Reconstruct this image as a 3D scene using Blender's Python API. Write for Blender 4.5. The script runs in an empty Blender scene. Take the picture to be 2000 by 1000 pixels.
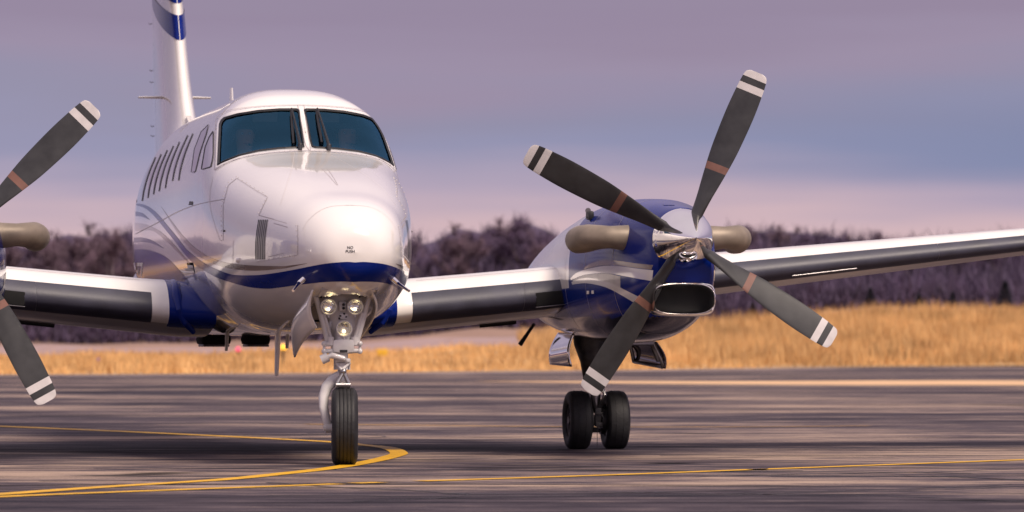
import bpy, bmesh, math, random
import numpy as np
from mathutils import Vector, Matrix
from mathutils.bvhtree import BVHTree

random.seed(7); rng = np.random.default_rng(7)
scn = bpy.context.scene
C = scn.collection
R = math.radians

# ------------------------------------------------------------------ camera
F = 9075.0          # focal length in pixels of a 2000 px wide frame
CAMZ = 0.88
cd = bpy.data.cameras.new('camera'); cam = bpy.data.objects.new('camera', cd); C.objects.link(cam)
cam.location = (0, 0, CAMZ); cam.rotation_euler = (R(90), 0, 0)
cd.sensor_width = 36; cd.lens = 36 * F / 2000; cd.shift_y = 0.083
cd.clip_start = 0.5; cd.clip_end = 6000
cd.dof.use_dof = True; cd.dof.focus_distance = 33.6; cd.dof.aperture_fstop = 4.0
scn.camera = cam

# ------------------------------------------------------------------ world
def lin(r, g, b):
    f = lambda c: (c/255/12.92) if c/255 <= .04045 else ((c/255+.055)/1.055)**2.4
    return (f(r), f(g), f(b), 1)
SUN_EL, SUN_AZ = R(50), R(140)      # azimuth measured from +Y (view direction) clockwise: behind and to the right of the camera
w = bpy.data.worlds.new('World'); scn.world = w; w.use_nodes = True
nt = w.node_tree; nt.nodes.clear(); N = nt.nodes.new; L = nt.links.new
out = N('ShaderNodeOutputWorld')
sky = N('ShaderNodeTexSky'); sky.sky_type = 'NISHITA'; sky.sun_disc = False
sky.sun_elevation = SUN_EL; sky.sun_rotation = SUN_AZ
b1 = N('ShaderNodeBackground'); b1.inputs[1].default_value = 0.012; L(sky.outputs[0], b1.inputs[0])
tc = N('ShaderNodeTexCoord'); sx = N('ShaderNodeSeparateXYZ'); L(tc.outputs['Generated'], sx.inputs[0])
mp = N('ShaderNodeMapping'); mp.inputs['Scale'].default_value = (5, 5, 42); L(tc.outputs['Generated'], mp.inputs[0])
nz = N('ShaderNodeTexNoise'); nz.inputs['Scale'].default_value = 1.3; nz.inputs['Detail'].default_value = 3; L(mp.outputs[0], nz.inputs['Vector'])
def math_(op, a, b=None, clamp=False):
    n = N('ShaderNodeMath'); n.operation = op; n.use_clamp = clamp
    for i, v in enumerate((a, b)):
        if v is None: continue
        if isinstance(v, (int, float)): n.inputs[i].default_value = v
        else: L(v, n.inputs[i])
    return n.outputs[0]
zc_ = math_('MAXIMUM', sx.outputs['Z'], 0.0)
wob = math_('MULTIPLY', math_('SUBTRACT', nz.outputs['Fac'], 0.5), 0.09)
xs_ = math_('MULTIPLY', sx.outputs['X'], 0.0)
fac = math_('ADD', math_('POWER', zc_, 0.5), wob)
cr = N('ShaderNodeValToRGB'); L(fac, cr.inputs[0])
stops = [(0.0, lin(205,172,176)), (0.10, lin(216,184,184)), (0.155, lin(204,172,180)), (0.175, lin(170,152,176)), (0.197, lin(138,134,168)),
         (0.225, lin(136,128,158)), (0.25, lin(144,126,154)), (0.275, lin(138,118,146)), (0.34, lin(142,126,150)),
         (0.5, lin(182,164,184)), (0.75, lin(206,190,202)), (1.0, lin(212,198,206))]
e = cr.color_ramp.elements
e[0].position, e[0].color = stops[0]; e[1].position, e[1].color = stops[-1]
for p, c in stops[1:-1]:
    q = e.new(p); q.color = c
# a bluer cloud gap on the right-hand side
gap = N('ShaderNodeMapRange'); L(sx.outputs['X'], gap.inputs[0]); gap.inputs[1].default_value = -0.03; gap.inputs[2].default_value = 0.11
g2 = N('ShaderNodeMapRange'); L(sx.outputs['Z'], g2.inputs[0]); g2.inputs[1].default_value = 0.031; g2.inputs[2].default_value = 0.038; g2.interpolation_type = 'SMOOTHSTEP'
g3 = N('ShaderNodeMapRange'); L(sx.outputs['Z'], g3.inputs[0]); g3.inputs[1].default_value = 0.062; g3.inputs[2].default_value = 0.042; g3.interpolation_type = 'SMOOTHSTEP'
gf = math_('MULTIPLY', math_('MULTIPLY', g2.outputs[0], g3.outputs[0]), math_('MULTIPLY', gap.outputs[0], 0.6))
mx = N('ShaderNodeMix'); mx.data_type = 'RGBA'; L(gf, mx.inputs[0]); L(cr.outputs[0], mx.inputs[6]); mx.inputs[7].default_value = lin(100,116,160)
b2 = N('ShaderNodeBackground'); b2.inputs[1].default_value = 1.0; L(mx.outputs[2], b2.inputs[0])
ad = N('ShaderNodeAddShader'); L(b1.outputs[0], ad.inputs[0]); L(b2.outputs[0], ad.inputs[1]); L(ad.outputs[0], out.inputs[0])

sd = bpy.data.lights.new('sun', 'SUN'); so = bpy.data.objects.new('sun', sd); C.objects.link(so)
sd.energy = 4.0; sd.angle = R(18); sd.color = (1.0, 0.85, 0.72)
sdir = Vector((math.sin(SUN_AZ)*math.cos(SUN_EL), math.cos(SUN_AZ)*math.cos(SUN_EL), math.sin(SUN_EL)))
so.rotation_euler = sdir.to_track_quat('Z', 'Y').to_euler()
scn.view_settings.view_transform = 'Standard'; scn.view_settings.look = 'None'
scn.view_settings.exposure = 0.0; scn.view_settings.gamma = 1.0

# ------------------------------------------------------------------ materials
def mat(name, col, rough=.5, metal=0, coat=0, spec=.5, noise=None, bump=None, alpha=1, emit=None):
    """noise=(scale, amount[, (sx,sy,sz)]) darkens/lightens the base; bump=(scale, strength)"""
    m = bpy.data.materials.new(name); m.use_nodes = True; t = m.node_tree; P = t.nodes['Principled BSDF']
    P.inputs['Base Color'].default_value = (*col, 1); P.inputs['Roughness'].default_value = rough
    P.inputs['Metallic'].default_value = metal; P.inputs['Coat Weight'].default_value = coat
    P.inputs['Coat Roughness'].default_value = .04; P.inputs['Specular IOR Level'].default_value = spec
    tcn = t.nodes.new('ShaderNodeTexCoord')
    if noise:
        mpn = t.nodes.new('ShaderNodeMapping'); t.links.new(tcn.outputs['Object'], mpn.inputs[0])
        if len(noise) > 2: mpn.inputs['Scale'].default_value = noise[2]
        n = t.nodes.new('ShaderNodeTexNoise'); n.inputs['Scale'].default_value = noise[0]; n.inputs['Detail'].default_value = 6
        t.links.new(mpn.outputs[0], n.inputs['Vector'])
        r = t.nodes.new('ShaderNodeValToRGB'); a = noise[1]
        r.color_ramp.elements[0].position = .3; r.color_ramp.elements[1].position = .7
        r.color_ramp.elements[0].color = (*[c*(1-a) for c in col], 1); r.color_ramp.elements[1].color = (*[min(1, c*(1+a)) for c in col], 1)
        t.links.new(n.outputs['Fac'], r.inputs[0]); t.links.new(r.outputs[0], P.inputs['Base Color'])
        rr = t.nodes.new('ShaderNodeMapRange'); t.links.new(n.outputs['Fac'], rr.inputs[0])
        rr.inputs[3].default_value = max(0, rough*(1-a*.6)); rr.inputs[4].default_value = min(1, rough*(1+a*.6))
        t.links.new(rr.outputs[0], P.inputs['Roughness'])
    if bump:
        n = t.nodes.new('ShaderNodeTexNoise'); n.inputs['Scale'].default_value = bump[0]; n.inputs['Detail'].default_value = 5
        t.links.new(tcn.outputs['Object'], n.inputs['Vector'])
        b = t.nodes.new('ShaderNodeBump'); b.inputs['Strength'].default_value = bump[1]; b.inputs['Distance'].default_value = .02
        t.links.new(n.outputs['Fac'], b.inputs['Height']); t.links.new(b.outputs[0], P.inputs['Normal'])
    if emit: P.inputs['Emission Color'].default_value = (*emit[0], 1); P.inputs['Emission Strength'].default_value = emit[1]
    return m
M = {}
M['white'] = mat('white_paint', (.80,.77,.74), .16, coat=.9, noise=(1.2,.03), bump=(1.7,.055))
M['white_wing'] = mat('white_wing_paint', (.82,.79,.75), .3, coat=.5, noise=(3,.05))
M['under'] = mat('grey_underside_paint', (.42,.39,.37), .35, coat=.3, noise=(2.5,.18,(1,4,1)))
M['blue'] = mat('blue_paint', (.003,.016,.17), .17, coat=.13, spec=.12, noise=(1.5,.1), bump=(2.6,.05))
M['taupe'] = mat('taupe_paint', (.21,.16,.135), .25, coat=.8, noise=(1.5,.08))
M['seam'] = mat('dark_seam', (.36,.32,.33), .6)
M['faintseam'] = mat('faint_seam', (.55,.51,.50), .5)
M['dark'] = mat('black_rubber_seal_and_shade', (.012,.012,.015), .5, noise=(20,.2))
M['boot'] = mat('deicing_boot_rubber', (.036,.036,.058), .50, noise=(6,.25), bump=(60,.05), spec=.6)  # blue tint puts the sky's reflection into the rubber's base colour
M['chrome'] = mat('polished_metal', (.93,.91,.89), .05, 1, noise=(3,.06))
M['polish'] = mat('polished_cowl_metal', (.17,.15,.165), .10, 1, noise=(3,.25))
M['stack'] = mat('exhaust_steel', (.25,.205,.16), .52, .35, noise=(7,.22), bump=(30,.05))
M['blade'] = mat('matte_black_blade', (.028,.028,.030), .42, noise=(8,.3))
M['bladewhite'] = mat('blade_tip_white', (.55,.52,.52), .5, noise=(12,.1))
M['copper'] = mat('blade_decal_copper', (.17,.08,.06), .5, noise=(9,.2))
M['black'] = mat('black_void', (.004,.004,.005), .9, noise=(5,.2))
M['liner'] = mat('cockpit_liner', (.13,.14,.15), .8, noise=(4,.2))
M['panelgrey'] = mat('glareshield', (.02,.02,.022), .8, noise=(8,.2))
M['gear'] = mat('gear_white_enamel', (.66,.64,.63), .3, coat=.5, noise=(9,.12), bump=(40,.04))
M['steel'] = mat('bare_steel', (.35,.34,.34), .3, .9, noise=(9,.25))
M['brake'] = mat('dark_brake_metal', (.05,.048,.05), .45, .6, noise=(14,.4))
M['tyre'] = mat('tyre_rubber', (.014,.014,.016), .62, noise=(14,.35), bump=(45,.12))
M['rim'] = mat('wheel_rim', (.10,.09,.10), .4, .5, noise=(12,.3))
M['lens'] = mat('lamp_lens', (.9,.86,.76), .03, 1, noise=(22,.3), bump=(18,.5))
M['bulb'] = mat('lamp_bulb', (.9,.8,.6), .2, emit=((1,.80,.45), 3.5))
M['fabric'] = mat('seat_fabric', (.06,.05,.05), .9, noise=(20,.2))
M['skin'] = mat('skin', (.52,.30,.22), .5, noise=(12,.08))
M['hair'] = mat('dark_hair', (.03,.02,.015), .7, noise=(50,.4))
M['shirt'] = mat('white_shirt', (.6,.6,.62), .8, noise=(14,.1))
M['visor'] = mat('sun_visor_plastic', (.20,.24,.26), .6)
M['text'] = mat('black_lettering', (.02,.02,.025), .5)
M['textw'] = mat('white_lettering', (.75,.72,.70), .4)
def glass_mat(name, tint, refl, f0=.07, edge=.9):
    m = bpy.data.materials.new(name); m.use_nodes = True; t = m.node_tree; t.nodes.clear()
    o = t.nodes.new('ShaderNodeOutputMaterial'); tr = t.nodes.new('ShaderNodeBsdfTransparent'); tr.inputs[0].default_value = (*tint, 1)
    g = t.nodes.new('ShaderNodeBsdfGlossy'); g.inputs['Roughness'].default_value = .015; g.inputs[0].default_value = (*refl, 1)
    lw = t.nodes.new('ShaderNodeLayerWeight'); lw.inputs[0].default_value = .35
    mr = t.nodes.new('ShaderNodeMapRange'); t.links.new(lw.outputs['Facing'], mr.inputs[0]); mr.inputs[3].default_value = f0; mr.inputs[4].default_value = edge
    n = t.nodes.new('ShaderNodeTexNoise'); n.inputs['Scale'].default_value = 3; tcn = t.nodes.new('ShaderNodeTexCoord'); t.links.new(tcn.outputs['Object'], n.inputs['Vector'])
    b = t.nodes.new('ShaderNodeBump'); b.inputs['Strength'].default_value = .012; b.inputs['Distance'].default_value = .02; t.links.new(n.outputs['Fac'], b.inputs['Height']); t.links.new(b.outputs[0], g.inputs['Normal'])
    mxs = t.nodes.new('ShaderNodeMixShader'); t.links.new(mr.outputs[0], mxs.inputs[0]); t.links.new(tr.outputs[0], mxs.inputs[1]); t.links.new(g.outputs[0], mxs.inputs[2]); t.links.new(mxs.outputs[0], o.inputs[0])
    return m
M['glass'] = glass_mat('heated_windshield_glass', (.86,.92,.96), (.075,.23,.37), .07, .92)  # blue of the reflected sky is put into the heated coat's gloss tint
M['pane'] = glass_mat('side_window_glass', (.25,.28,.3), (.93,.88,.88), .62, 1.0)

# ------------------------------------------------------------------ mesh helpers
class MB:
    def __init__(s): s.v = []; s.f = []; s.m = []
    def add(s, vs, fs, mi=0):
        b = len(s.v); s.v += [tuple(v) for v in vs]; s.f += [tuple(b+i for i in f) for f in fs]; s.m += [mi]*len(fs); return s
    def grid(s, rows, mi=0, closed=False):
        n = len(rows[0]); vs = [p for r in rows for p in r]; fs = []
        for i in range(len(rows)-1):
            for j in range(n if closed else n-1):
                k = (j+1) % n
                fs.append((i*n+j, i*n+k, (i+1)*n+k, (i+1)*n+j))
        return s.add(vs, fs, mi)
    def box(s, c, sz, rot=None, mi=0, bev=.12):
        c = Vector(c); hx, hy, hz = [a/2 for a in sz]; b = min(hx, hy, hz)*bev*2
        bm = bmesh.new(); bmesh.ops.create_cube(bm, size=1)
        for v in bm.verts: v.co = Vector((v.co.x*sz[0], v.co.y*sz[1], v.co.z*sz[2]))
        bmesh.ops.bevel(bm, geom=bm.edges[:], offset=b, segments=2, affect='EDGES', profile=.6)
        if rot is not None: bm.transform(rot.to_4x4() if hasattr(rot, 'to_4x4') else rot)
        bm.verts.index_update()
        s.add([v.co+c for v in bm.verts], [[v.index for v in f.verts] for f in bm.faces], mi); bm.free(); return s
    def tube(s, pts, rad, n=14, mi=0, cap=True, sq=1.0, up=None):
        pts = [Vector(p) for p in pts]
        if not hasattr(rad, '__len__'): rad = [rad]*len(pts)
        rows = []; prev = None
        for i, p in enumerate(pts):
            t = (pts[min(i+1, len(pts)-1)] - pts[max(i-1, 0)]).normalized()
            if prev is None:
                a = Vector(up) if up else (Vector((0,0,1)) if abs(t.z) < .9 else Vector((1,0,0)))
                u = (a - t*a.dot(t)).normalized()
            else: u = (prev - t*prev.dot(t)).normalized()
            prev = u; v = t.cross(u)
            rows.append([p + rad[i]*(math.cos(2*math.pi*k/n)*u + sq*math.sin(2*math.pi*k/n)*v) for k in range(n)])
        b = len(s.v); s.grid(rows, mi, True)
        if cap:
            s.f += [tuple(b+k for k in reversed(range(n))), tuple(b+(len(rows)-1)*n+k for k in range(n))]; s.m += [mi, mi]
        return s
    def lathe(s, prof, o, ax, n=40, mi=0):
        """prof: (distance along axis, radius[, material]) list"""
        o = Vector(o); ax = Vector(ax).normalized(); a = Vector((0,0,1)) if abs(ax.z) < .9 else Vector((1,0,0))
        u = (a-ax*a.dot(ax)).normalized(); v = ax.cross(u)
        rows = [[o+ax*p[0]+p[1]*(math.cos(2*math.pi*k/n)*u+math.sin(2*math.pi*k/n)*v) for k in range(n)] for p in prof]
        for i in range(len(rows)-1):
            s.grid(rows[i:i+2], prof[i][2] if len(prof[i]) > 2 else mi, True)
        return s
    def sphere(s, c, r, sc=(1,1,1), n=16, mi=0, rot=None):
        rows = []
        for i in range(n//2+1):
            th = math.pi*i/(n//2)
            rows.append([])
            for k in range(n):
                p = Vector((r*sc[0]*math.sin(th)*math.cos(2*math.pi*k/n), r*sc[1]*math.sin(th)*math.sin(2*math.pi*k/n), r*sc[2]*math.cos(th)))
                if rot is not None: p = rot @ p
                rows[-1].append(Vector(c)+p)
        return s.grid(rows, mi, True)
    def mirrored(s):
        o = MB(); o.v = [(-x, y, z) for x, y, z in s.v]; o.f = [tuple(reversed(f)) for f in s.f]; o.m = list(s.m); return o
    def build(s, name, mats, parent=None, smooth=True, ang=35, merge=True):
        me = bpy.data.meshes.new(name)
        me.from_pydata(s.v, [], s.f)
        if not isinstance(mats, (list, tuple)): mats = [mats]
        for m in mats: me.materials.append(m)
        me.polygons.foreach_set('material_index', s.m)
        if merge:
            bm = bmesh.new(); bm.from_mesh(me); bmesh.ops.remove_doubles(bm, verts=bm.verts, dist=1e-5)
            bm.to_mesh(me); bm.free()
        if smooth:
            me.shade_smooth()
            me.set_sharp_from_angle(angle=R(ang))
        o = bpy.data.objects.new(name, me); C.objects.link(o)
        if parent: o.parent = parent
        return o
def tag(o, label=None, cat=None, group=None, kind=None):
    if label: o['label'] = label
    if cat: o['category'] = cat
    if group: o['group'] = group
    if kind: o['kind'] = kind
    return o
def empty(name, loc=(0,0,0), rz=0, parent=None):
    o = bpy.data.objects.new(name, None); C.objects.link(o); o.location = loc; o.rotation_euler = (0,0,rz); o.empty_display_size = .3
    if parent: o.parent = parent
    return o
def interp(x, xs, ys):
    """monotone cubic interpolation"""
    xs = np.asarray(xs, float); ys = np.asarray(ys, float); x = float(min(max(x, xs[0]), xs[-1]))
    h = np.diff(xs); d = np.diff(ys)/h; m = np.zeros(len(xs)); m[0] = d[0]; m[-1] = d[-1]
    for i in range(1, len(xs)-1):
        if d[i-1]*d[i] > 0:
            w1 = 2*h[i]+h[i-1]; w2 = h[i]+2*h[i-1]; m[i] = (w1+w2)/(w1/d[i-1]+w2/d[i])
    i = int(min(max(np.searchsorted(xs, x)-1, 0), len(xs)-2)); t = (x-xs[i])/h[i]
    return (2*t**3-3*t*t+1)*ys[i]+(t**3-2*t*t+t)*h[i]*m[i]+(-2*t**3+3*t*t)*ys[i+1]+(t**3-t*t)*h[i]*m[i+1]

# ------------------------------------------------------------------ aircraft frame: +x port, +y aft, +z up, origin on the ground under the nose wheel
TH = R(9.9); cT, sT = math.cos(TH), math.sin(TH); OX, OY = -1.189, 33.0
plane = empty('turboprop_airplane', (OX, OY, 0), TH)
tag(plane, 'white and blue twin turboprop airplane taxiing towards the viewer on the tarmac', 'airplane')
def loc_(wx, wy, wz): dx, dy = wx-OX, wy-OY; return Vector((cT*dx+sT*dy, -sT*dx+cT*dy, wz))
CAML = loc_(0, 0, CAMZ)
def ray(px, py): return (loc_((px-1000)/F, 1.0, CAMZ+(666-py)/F) - CAML)
def P(px, py, y):
    """aircraft point at station y that the traced photo point shows"""
    d = ray(px, py); t = (y-CAML.y)/d.y; return CAML + d*t
def proj(p):
    X = OX+cT*p[0]-sT*p[1]; Y = OY+sT*p[0]+cT*p[1]; return (1000+F*X/Y, 666-F*(p[2]-CAMZ)/Y)

# ---- fuselage surface
FS = [  # y, top, bottom, widest z, half width, n
 (-.56,1.5001,1.4999,1.50,.0002,2.0), (-.545,1.615,1.395,1.50,.135,2.05), (-.49,1.705,1.315,1.50,.23,2.1), (-.37,1.79,1.25,1.50,.315,2.15),
 (-.18,1.868,1.195,1.51,.39,2.2), (.2,1.955,1.13,1.52,.475,2.3), (.6,2.048,1.07,1.54,.555,2.35), (1.2,2.168,.995,1.58,.665,2.45), (1.7,2.263,.955,1.6,.725,2.5),
 (2.0,2.335,.94,1.62,.742,2.5), (2.25,2.52,.935,1.63,.75,2.5), (2.45,2.67,.93,1.64,.755,2.5), (2.65,2.765,.93,1.65,.757,2.5), (3.0,2.825,.925,1.66,.76,2.5), (3.4,2.845,.92,1.66,.76,2.5),
 (5.0,2.845,.92,1.66,.76,2.5), (7.2,2.84,.93,1.66,.755,2.5), (8.4,2.80,1.03,1.68,.72,2.4), (9.5,2.73,1.24,1.75,.64,2.3), (10.8,2.62,1.55,1.9,.48,2.2), (12.0,2.5,1.84,2.05,.31,2.1), (13.0,2.4,2.08,2.2,.15,2.0), (13.4,2.3,2.22,2.26,.03,2.0)]
FA = np.array(FS)
def fsec(y, n=96, grow=0.0):
    v = [interp(y, FA[:,0], FA[:,i]) for i in range(1,6)]; zt, zb, zc, hw, ex = v
    pts = []; et = interp(y, [-.56,-.2,.2,.6,1.2,1.7,2.0,2.3,2.5,2.8,3.4,7.2,9.5], [2.0,2.4,2.7,2.9,3.05,3.25,3.5,3.5,3.3,3.0,2.75,2.6,2.3]); eb = ex
    for k in range(n):
        a = 2*math.pi*k/n; ca, sa = math.cos(a), math.sin(a); ex = et if sa > 0 else eb
        x = (hw+grow)*math.copysign(abs(ca)**(2/ex), ca); hh = (zt-zc if sa > 0 else zc-zb)+grow
        pts.append((x, y, zc+hh*math.copysign(abs(sa)**(2/ex), sa)))
    return pts
ys = list(np.concatenate([-.56+.38*np.linspace(0,1,24)**2, np.linspace(-.16,1.7,48), np.linspace(1.72,3.2,75), np.linspace(3.25,13.4,110)]))
NF = 192
frows = [fsec(y, NF) for y in ys]
hull = MB().grid(frows, 0, True)
bvh = BVHTree.FromPolygons(hull.v, hull.f)
def cast(px, py, off=.0, tree=None, hullsafe=True):
    d = ray(px, py).normalized(); h = (tree or bvh).ray_cast(CAML, d)
    if h[0] is None:
        h = (tree or bvh).find_nearest(CAML + d*((Vector((0,3,0))-CAML).length if tree is None else 36.0))
    n = h[1];
    if n.dot(d) > 0: n = -n
    return h[0] + n*off
def resample(pl, n):
    pl = np.array(pl, float); s = np.concatenate([[0], np.cumsum(np.hypot(*np.diff(pl, axis=0).T))]); t = np.linspace(0, s[-1], n)
    return np.stack([np.interp(t, s, pl[:,0]), np.interp(t, s, pl[:,1])], 1)
def smooth(pl, n):
    """catmull-rom through a traced polyline"""
    pl = np.array(pl, float)
    if len(pl) < 3: return resample(pl, n)
    q = np.vstack([2*pl[0]-pl[1], pl, 2*pl[-1]-pl[-2]]); o = []
    for i in range(1, len(q)-2):
        for t in np.linspace(0, 1, 12, endpoint=False):
            a, b, c, d = q[i-1:i+3]; o.append(.5*((2*b)+(-a+c)*t+(2*a-5*b+4*c-d)*t*t+(-a+3*b-3*c+d)*t**3))
    o.append(pl[-1]); return resample(o, n)
def strip(mb, top, bot, mi, off=.002, n=90, m=5, tree=None, mirror=True, sm=True):
    f = smooth if sm else resample
    A, B = f(top, n), f(bot, n)
    rows = [[cast(*(A[i]*(1-j/m)+B[i]*(j/m)), off, tree) for j in range(m+1)] for i in range(n)]
    if mirror and max(p.x for p in rows[-1]) > -.06:      # close the band on the centreline
        for p in rows[-1]: p.x = 0
    if tree is None:
        for r in rows:
            for p in r:
                if p.x > 0 and mirror: p.x = 0
    mb.grid(rows, mi)
    if mirror: mb.grid([[Vector((-p.x, p.y, p.z)) for p in r] for r in reversed(rows)], mi)
def line(mb, pl, wpx, mi, off=.003, n=60, tree=None, mirror=True, sm=True):
    A = (smooth if sm else resample)(pl, n); T = np.gradient(A, axis=0); T /= np.maximum(np.hypot(*T.T), 1e-6)[:,None]
    Nn = np.stack([-T[:,1], T[:,0]], 1)*wpx/2
    rows = [[cast(*(A[i]+Nn[i]*s), off, tree) for s in (-1, 1)] for i in range(n)]
    mb.grid(rows, mi)
    if mirror: mb.grid([[Vector((-p.x, p.y, p.z)) for p in r] for r in reversed(rows)], mi)

# windshield outlines (starboard pane; the port pane is its mirror image)
GT = [(428.5,243),(431,236),(436.7,230),(463,222.4),(505,215.5),(547,212.4),(580.6,212.4),(585,215)]
GB = [(425,323),(434,318),(442,314.8),(469.3,304.3),(505,296),(547,291),(590,289),(594.5,287)]
OT = [(422.5,240),(425,231),(433.6,223.5),(452.5,216),(494.5,210),(547,207),(590,206.7),(594,207)]
OB = [(420,332.7),(433,325),(446,318),(473.5,308.5),(515.5,301),(557.5,297),(604,295.2),(607,295)]
def inpoly(x, y, poly):
    c = False; n = len(poly)
    for i in range(n):
        x1, y1 = poly[i]; x2, y2 = poly[(i+1) % n]
        if (y1 > y) != (y2 > y) and x < (x2-x1)*(y-y1)/(y2-y1)+x1: c = not c
    return c
gpoly = GT + GB[::-1]
keep = []
for f in hull.f:
    c = sum((Vector(hull.v[i]) for i in f), Vector())/4
    if 1.9 < c.y < 3.4 and c.z > 2.0:
        q = Vector((-abs(c.x), c.y, c.z)); u = proj(q)
        if inpoly(*u, gpoly): continue
    if -.24 < c.y < 1.0 and c.z < 1.3 and abs(c.x) < .19*min(1, (c.y+.30)*4): continue      # nose wheel well
    keep.append(f)
fus = MB(); fus.v = hull.v; fus.f = keep; fus.m = [0]*len(keep)
# grey belly below the blue stripe follows the paint; livery stripes lie 2 mm proud in the same mesh
BT = [(266,398),(275,398),(292.5,405),(310,420),(327.5,441),(345,462),(362.5,484.8),(380,500.5),(401,515),(430,528.5),(457,536.6),(497.5,537.4),(538,533),(578.5,525.8),(619,517.7),(646,513.7),(676,511.5),(694,512.5)]
BB = [(266,400.8),(282,406),(296,416.5),(310,432),(325.8,451.5),(341.5,470.8),(359,493.6),(380,516),(404.6,532),(425.6,542.6),(450,551),(485,560),(520,563.6),(545,561.5),(578.5,556.9),(619,552),(646,550),(673,549.6),(694,550.5)]
strip(fus, BT, BB, 1, n=170)
strip(fus, [(315,403),(334.5,430.5),(355.5,458.5),(380,483),(408,500.6),(436,511),(467.6,516.3),(502.6,518.8),(537.6,519.5),(560,519),(600,514.2)],
           [(315,404),(334.5,435.8),(355.5,467.3),(380,493.6),(408,511),(436,521.6),(467.6,526.8),(502.6,528.6),(537.6,526),(560,523.3),(600,514.7)], 2, n=110)
strip(fus, [(263,487.5),(282,487),(303,492),(324,502),(341.5,518),(355.5,534),(368,548)], [(263,575),(282,577),(303,580),(324,583),(341.5,586),(355.5,589),(368,592)], 1, n=60, m=14)
strip(fus, [(262,464),(278.5,464),(296,469),(310,478),(320,484.8)], [(262,474),(278.5,472.5),(296,475),(310,481),(320,485.2)], 1, n=40)
strip(fus, [(264,435),(282,437.5),(299.5,444.5),(317,455),(341.5,479.5),(369.5,513),(376.5,523)], [(264,451),(282,450),(299.5,451.5),(317,464),(341.5,486.5),(369.5,516),(376.5,523.4)], 2, n=70)
strip(fus, [(265,413),(278.5,416.5),(292.5,429)], [(265,422),(278.5,423.5),(292.5,429.4)], 1, n=24)
# panel seams
line(fus, [(265,457),(310,434),(345,415),(380,401),(415,393),(439.6,389)], .9, 3)
line(fus, [(436,470),(436,400),(446,362),(463,348),(500,372),(523,385),(507,418),(506,421),(560,436)], .7, 3, n=120, sm=False)
line(fus, [(582,440),(582,498),(560,502),(500,512)], .7, 3, sm=False)
line(fus, [(505,420),(535,428)], .7, 3)
line(fus, [(592,448),(603,430),(625,412),(650,403),(690,401)], .45, 6, n=60)
line(fus, [(430,470),(414,420),(410,380),(416,345)], .5, 6, n=60)
line(fus, [(575,300),(570,330),(560,362),(548,400)], .4, 6, n=40)
line(fus, [(640,330),(652,348),(660,362)], .6, 3); line(fus, [(455,522),(456,470)], .5, 3)
for pl, st_ in (([(433,470),(433,402),(444,360),(462,345)], 9), ([(466,347),(502,370),(520,383),(505,416)], 8), ([(579,440),(579,495),(558,500),(505,510)], 9)) :
    R_ = smooth(pl, 60); n_r = max(4, int(sum(math.hypot(*(R_[i+1]-R_[i])) for i in range(59))/st_))
    for p_ in resample(R_, n_r):
        c_ = cast(p_[0], p_[1], .0005)
        for sx_ in (1, -1): fus.sphere((c_.x*sx_, c_.y, c_.z), .0045, (1,1,1), n=6, mi=6)
# louvres ahead of the cockpit and a recessed exhaust scoop shape
for i in range(6):
    x0 = 506+i*3.4
    line(fus, [(x0,429),(x0-3.6,452),(x0-6,478),(x0-6,506.5)], 1.5, 4, .004, n=24)
line(fus, [(535,436),(552,441),(562,444)], 1.3, 3, .003, n=14); line(fus, [(523,502),(540,498),(554,495)], .8, 3, .003, n=14)
fuselage = fus.build('fuselage', [M['white'], M['blue'], M['taupe'], M['seam'], M['dark'], M['seam'], M['faintseam']], plane, ang=50)
# inner shell (dark cockpit lining) with windshield holes
lin_ = MB(); lf = []
irows = [fsec(y, 96, -.035) for y in np.linspace(1.95, 3.6, 60)]
tmp = MB().grid(irows, 0, True)
for f in tmp.f:
    c = sum((Vector(tmp.v[i]) for i in f), Vector())/4; q = Vector((-abs(c.x), c.y, c.z)); u = proj(q)
    if c.z > 2.0 and u[0] > 421 and inpoly(u[0], u[1], [(x, y) for x, y in gpoly]): continue
    lf.append(tuple(reversed(f)))
lin_.v = tmp.v; lin_.f = lf; lin_.m = [0]*len(lf)
b = len(lin_.v); lin_.v += fsec(3.6, 96, -.035); lin_.f.append(tuple(range(b, b+96))); lin_.m.append(0)
lin_.build('cockpit_liner', M['liner'], fuselage)
# windshield panes and frames
gl = MB(); A, B = resample(GT, 44), resample(GB, 44)
A[0] += (-1.5, 0); B[0] += (-1, 1)
rows = [[cast(*(A[i]*(1-j/16)+B[i]*(j/16)), -.006) for j in range(17)] for i in range(44)]
gl.grid(rows)
gl.build('windshield', M['glass'], fuselage, ang=80); gl.mirrored().build('windshield', M['glass'], fuselage, ang=80)
def ring(top_i, bot_i, top_o, bot_o, off, mi, mb, n=60):
    def loop(t_, b_):
        a, c = resample(t_, n), resample(b_[::-1], n); sd_ = lambda p, q: [p+(q-p)*k/24 for k in range(1, 24)]
        return list(a)+sd_(a[-1], c[0])+list(c)+sd_(c[-1], a[0])
    inner, outer = loop(top_i, bot_i), loop(top_o, bot_o)
    rows = []
    for a, b_ in zip(inner+[inner[0]], outer+[outer[0]]):
        rows.append([cast(*(a*(1-j/3)+b_*(j/3)), off if 0 < j < 3 else 0) for j in range(4)])
    mb.grid(rows, mi)
def grow(pl, cx, cy, sx_, sy_): return [(cx+(x-cx)*sx_, cy+(y-cy)*sy_) for x, y in pl]
fr = MB()
ring(GT, GB, OT, OB, .006, 0, fr)
si, sb_ = grow(GT, 507, 258, .955, .93), grow(GB, 507, 258, .955, .93)
fr2 = MB(); ring(si, sb_, grow(GT,507,258,1.008,1.01), grow(GB,507,258,1.008,1.01), .009, 0, fr2)
for a in (OT, OB): line(fr, a, .8, 1, .008, mirror=False)
line(fr, [(422.5,240),(420,332.7)], .8, 1, .008, mirror=False)
line(fr, [(593.6,207),(606.6,295)], 1.0, 1, .008, mirror=False)
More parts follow.
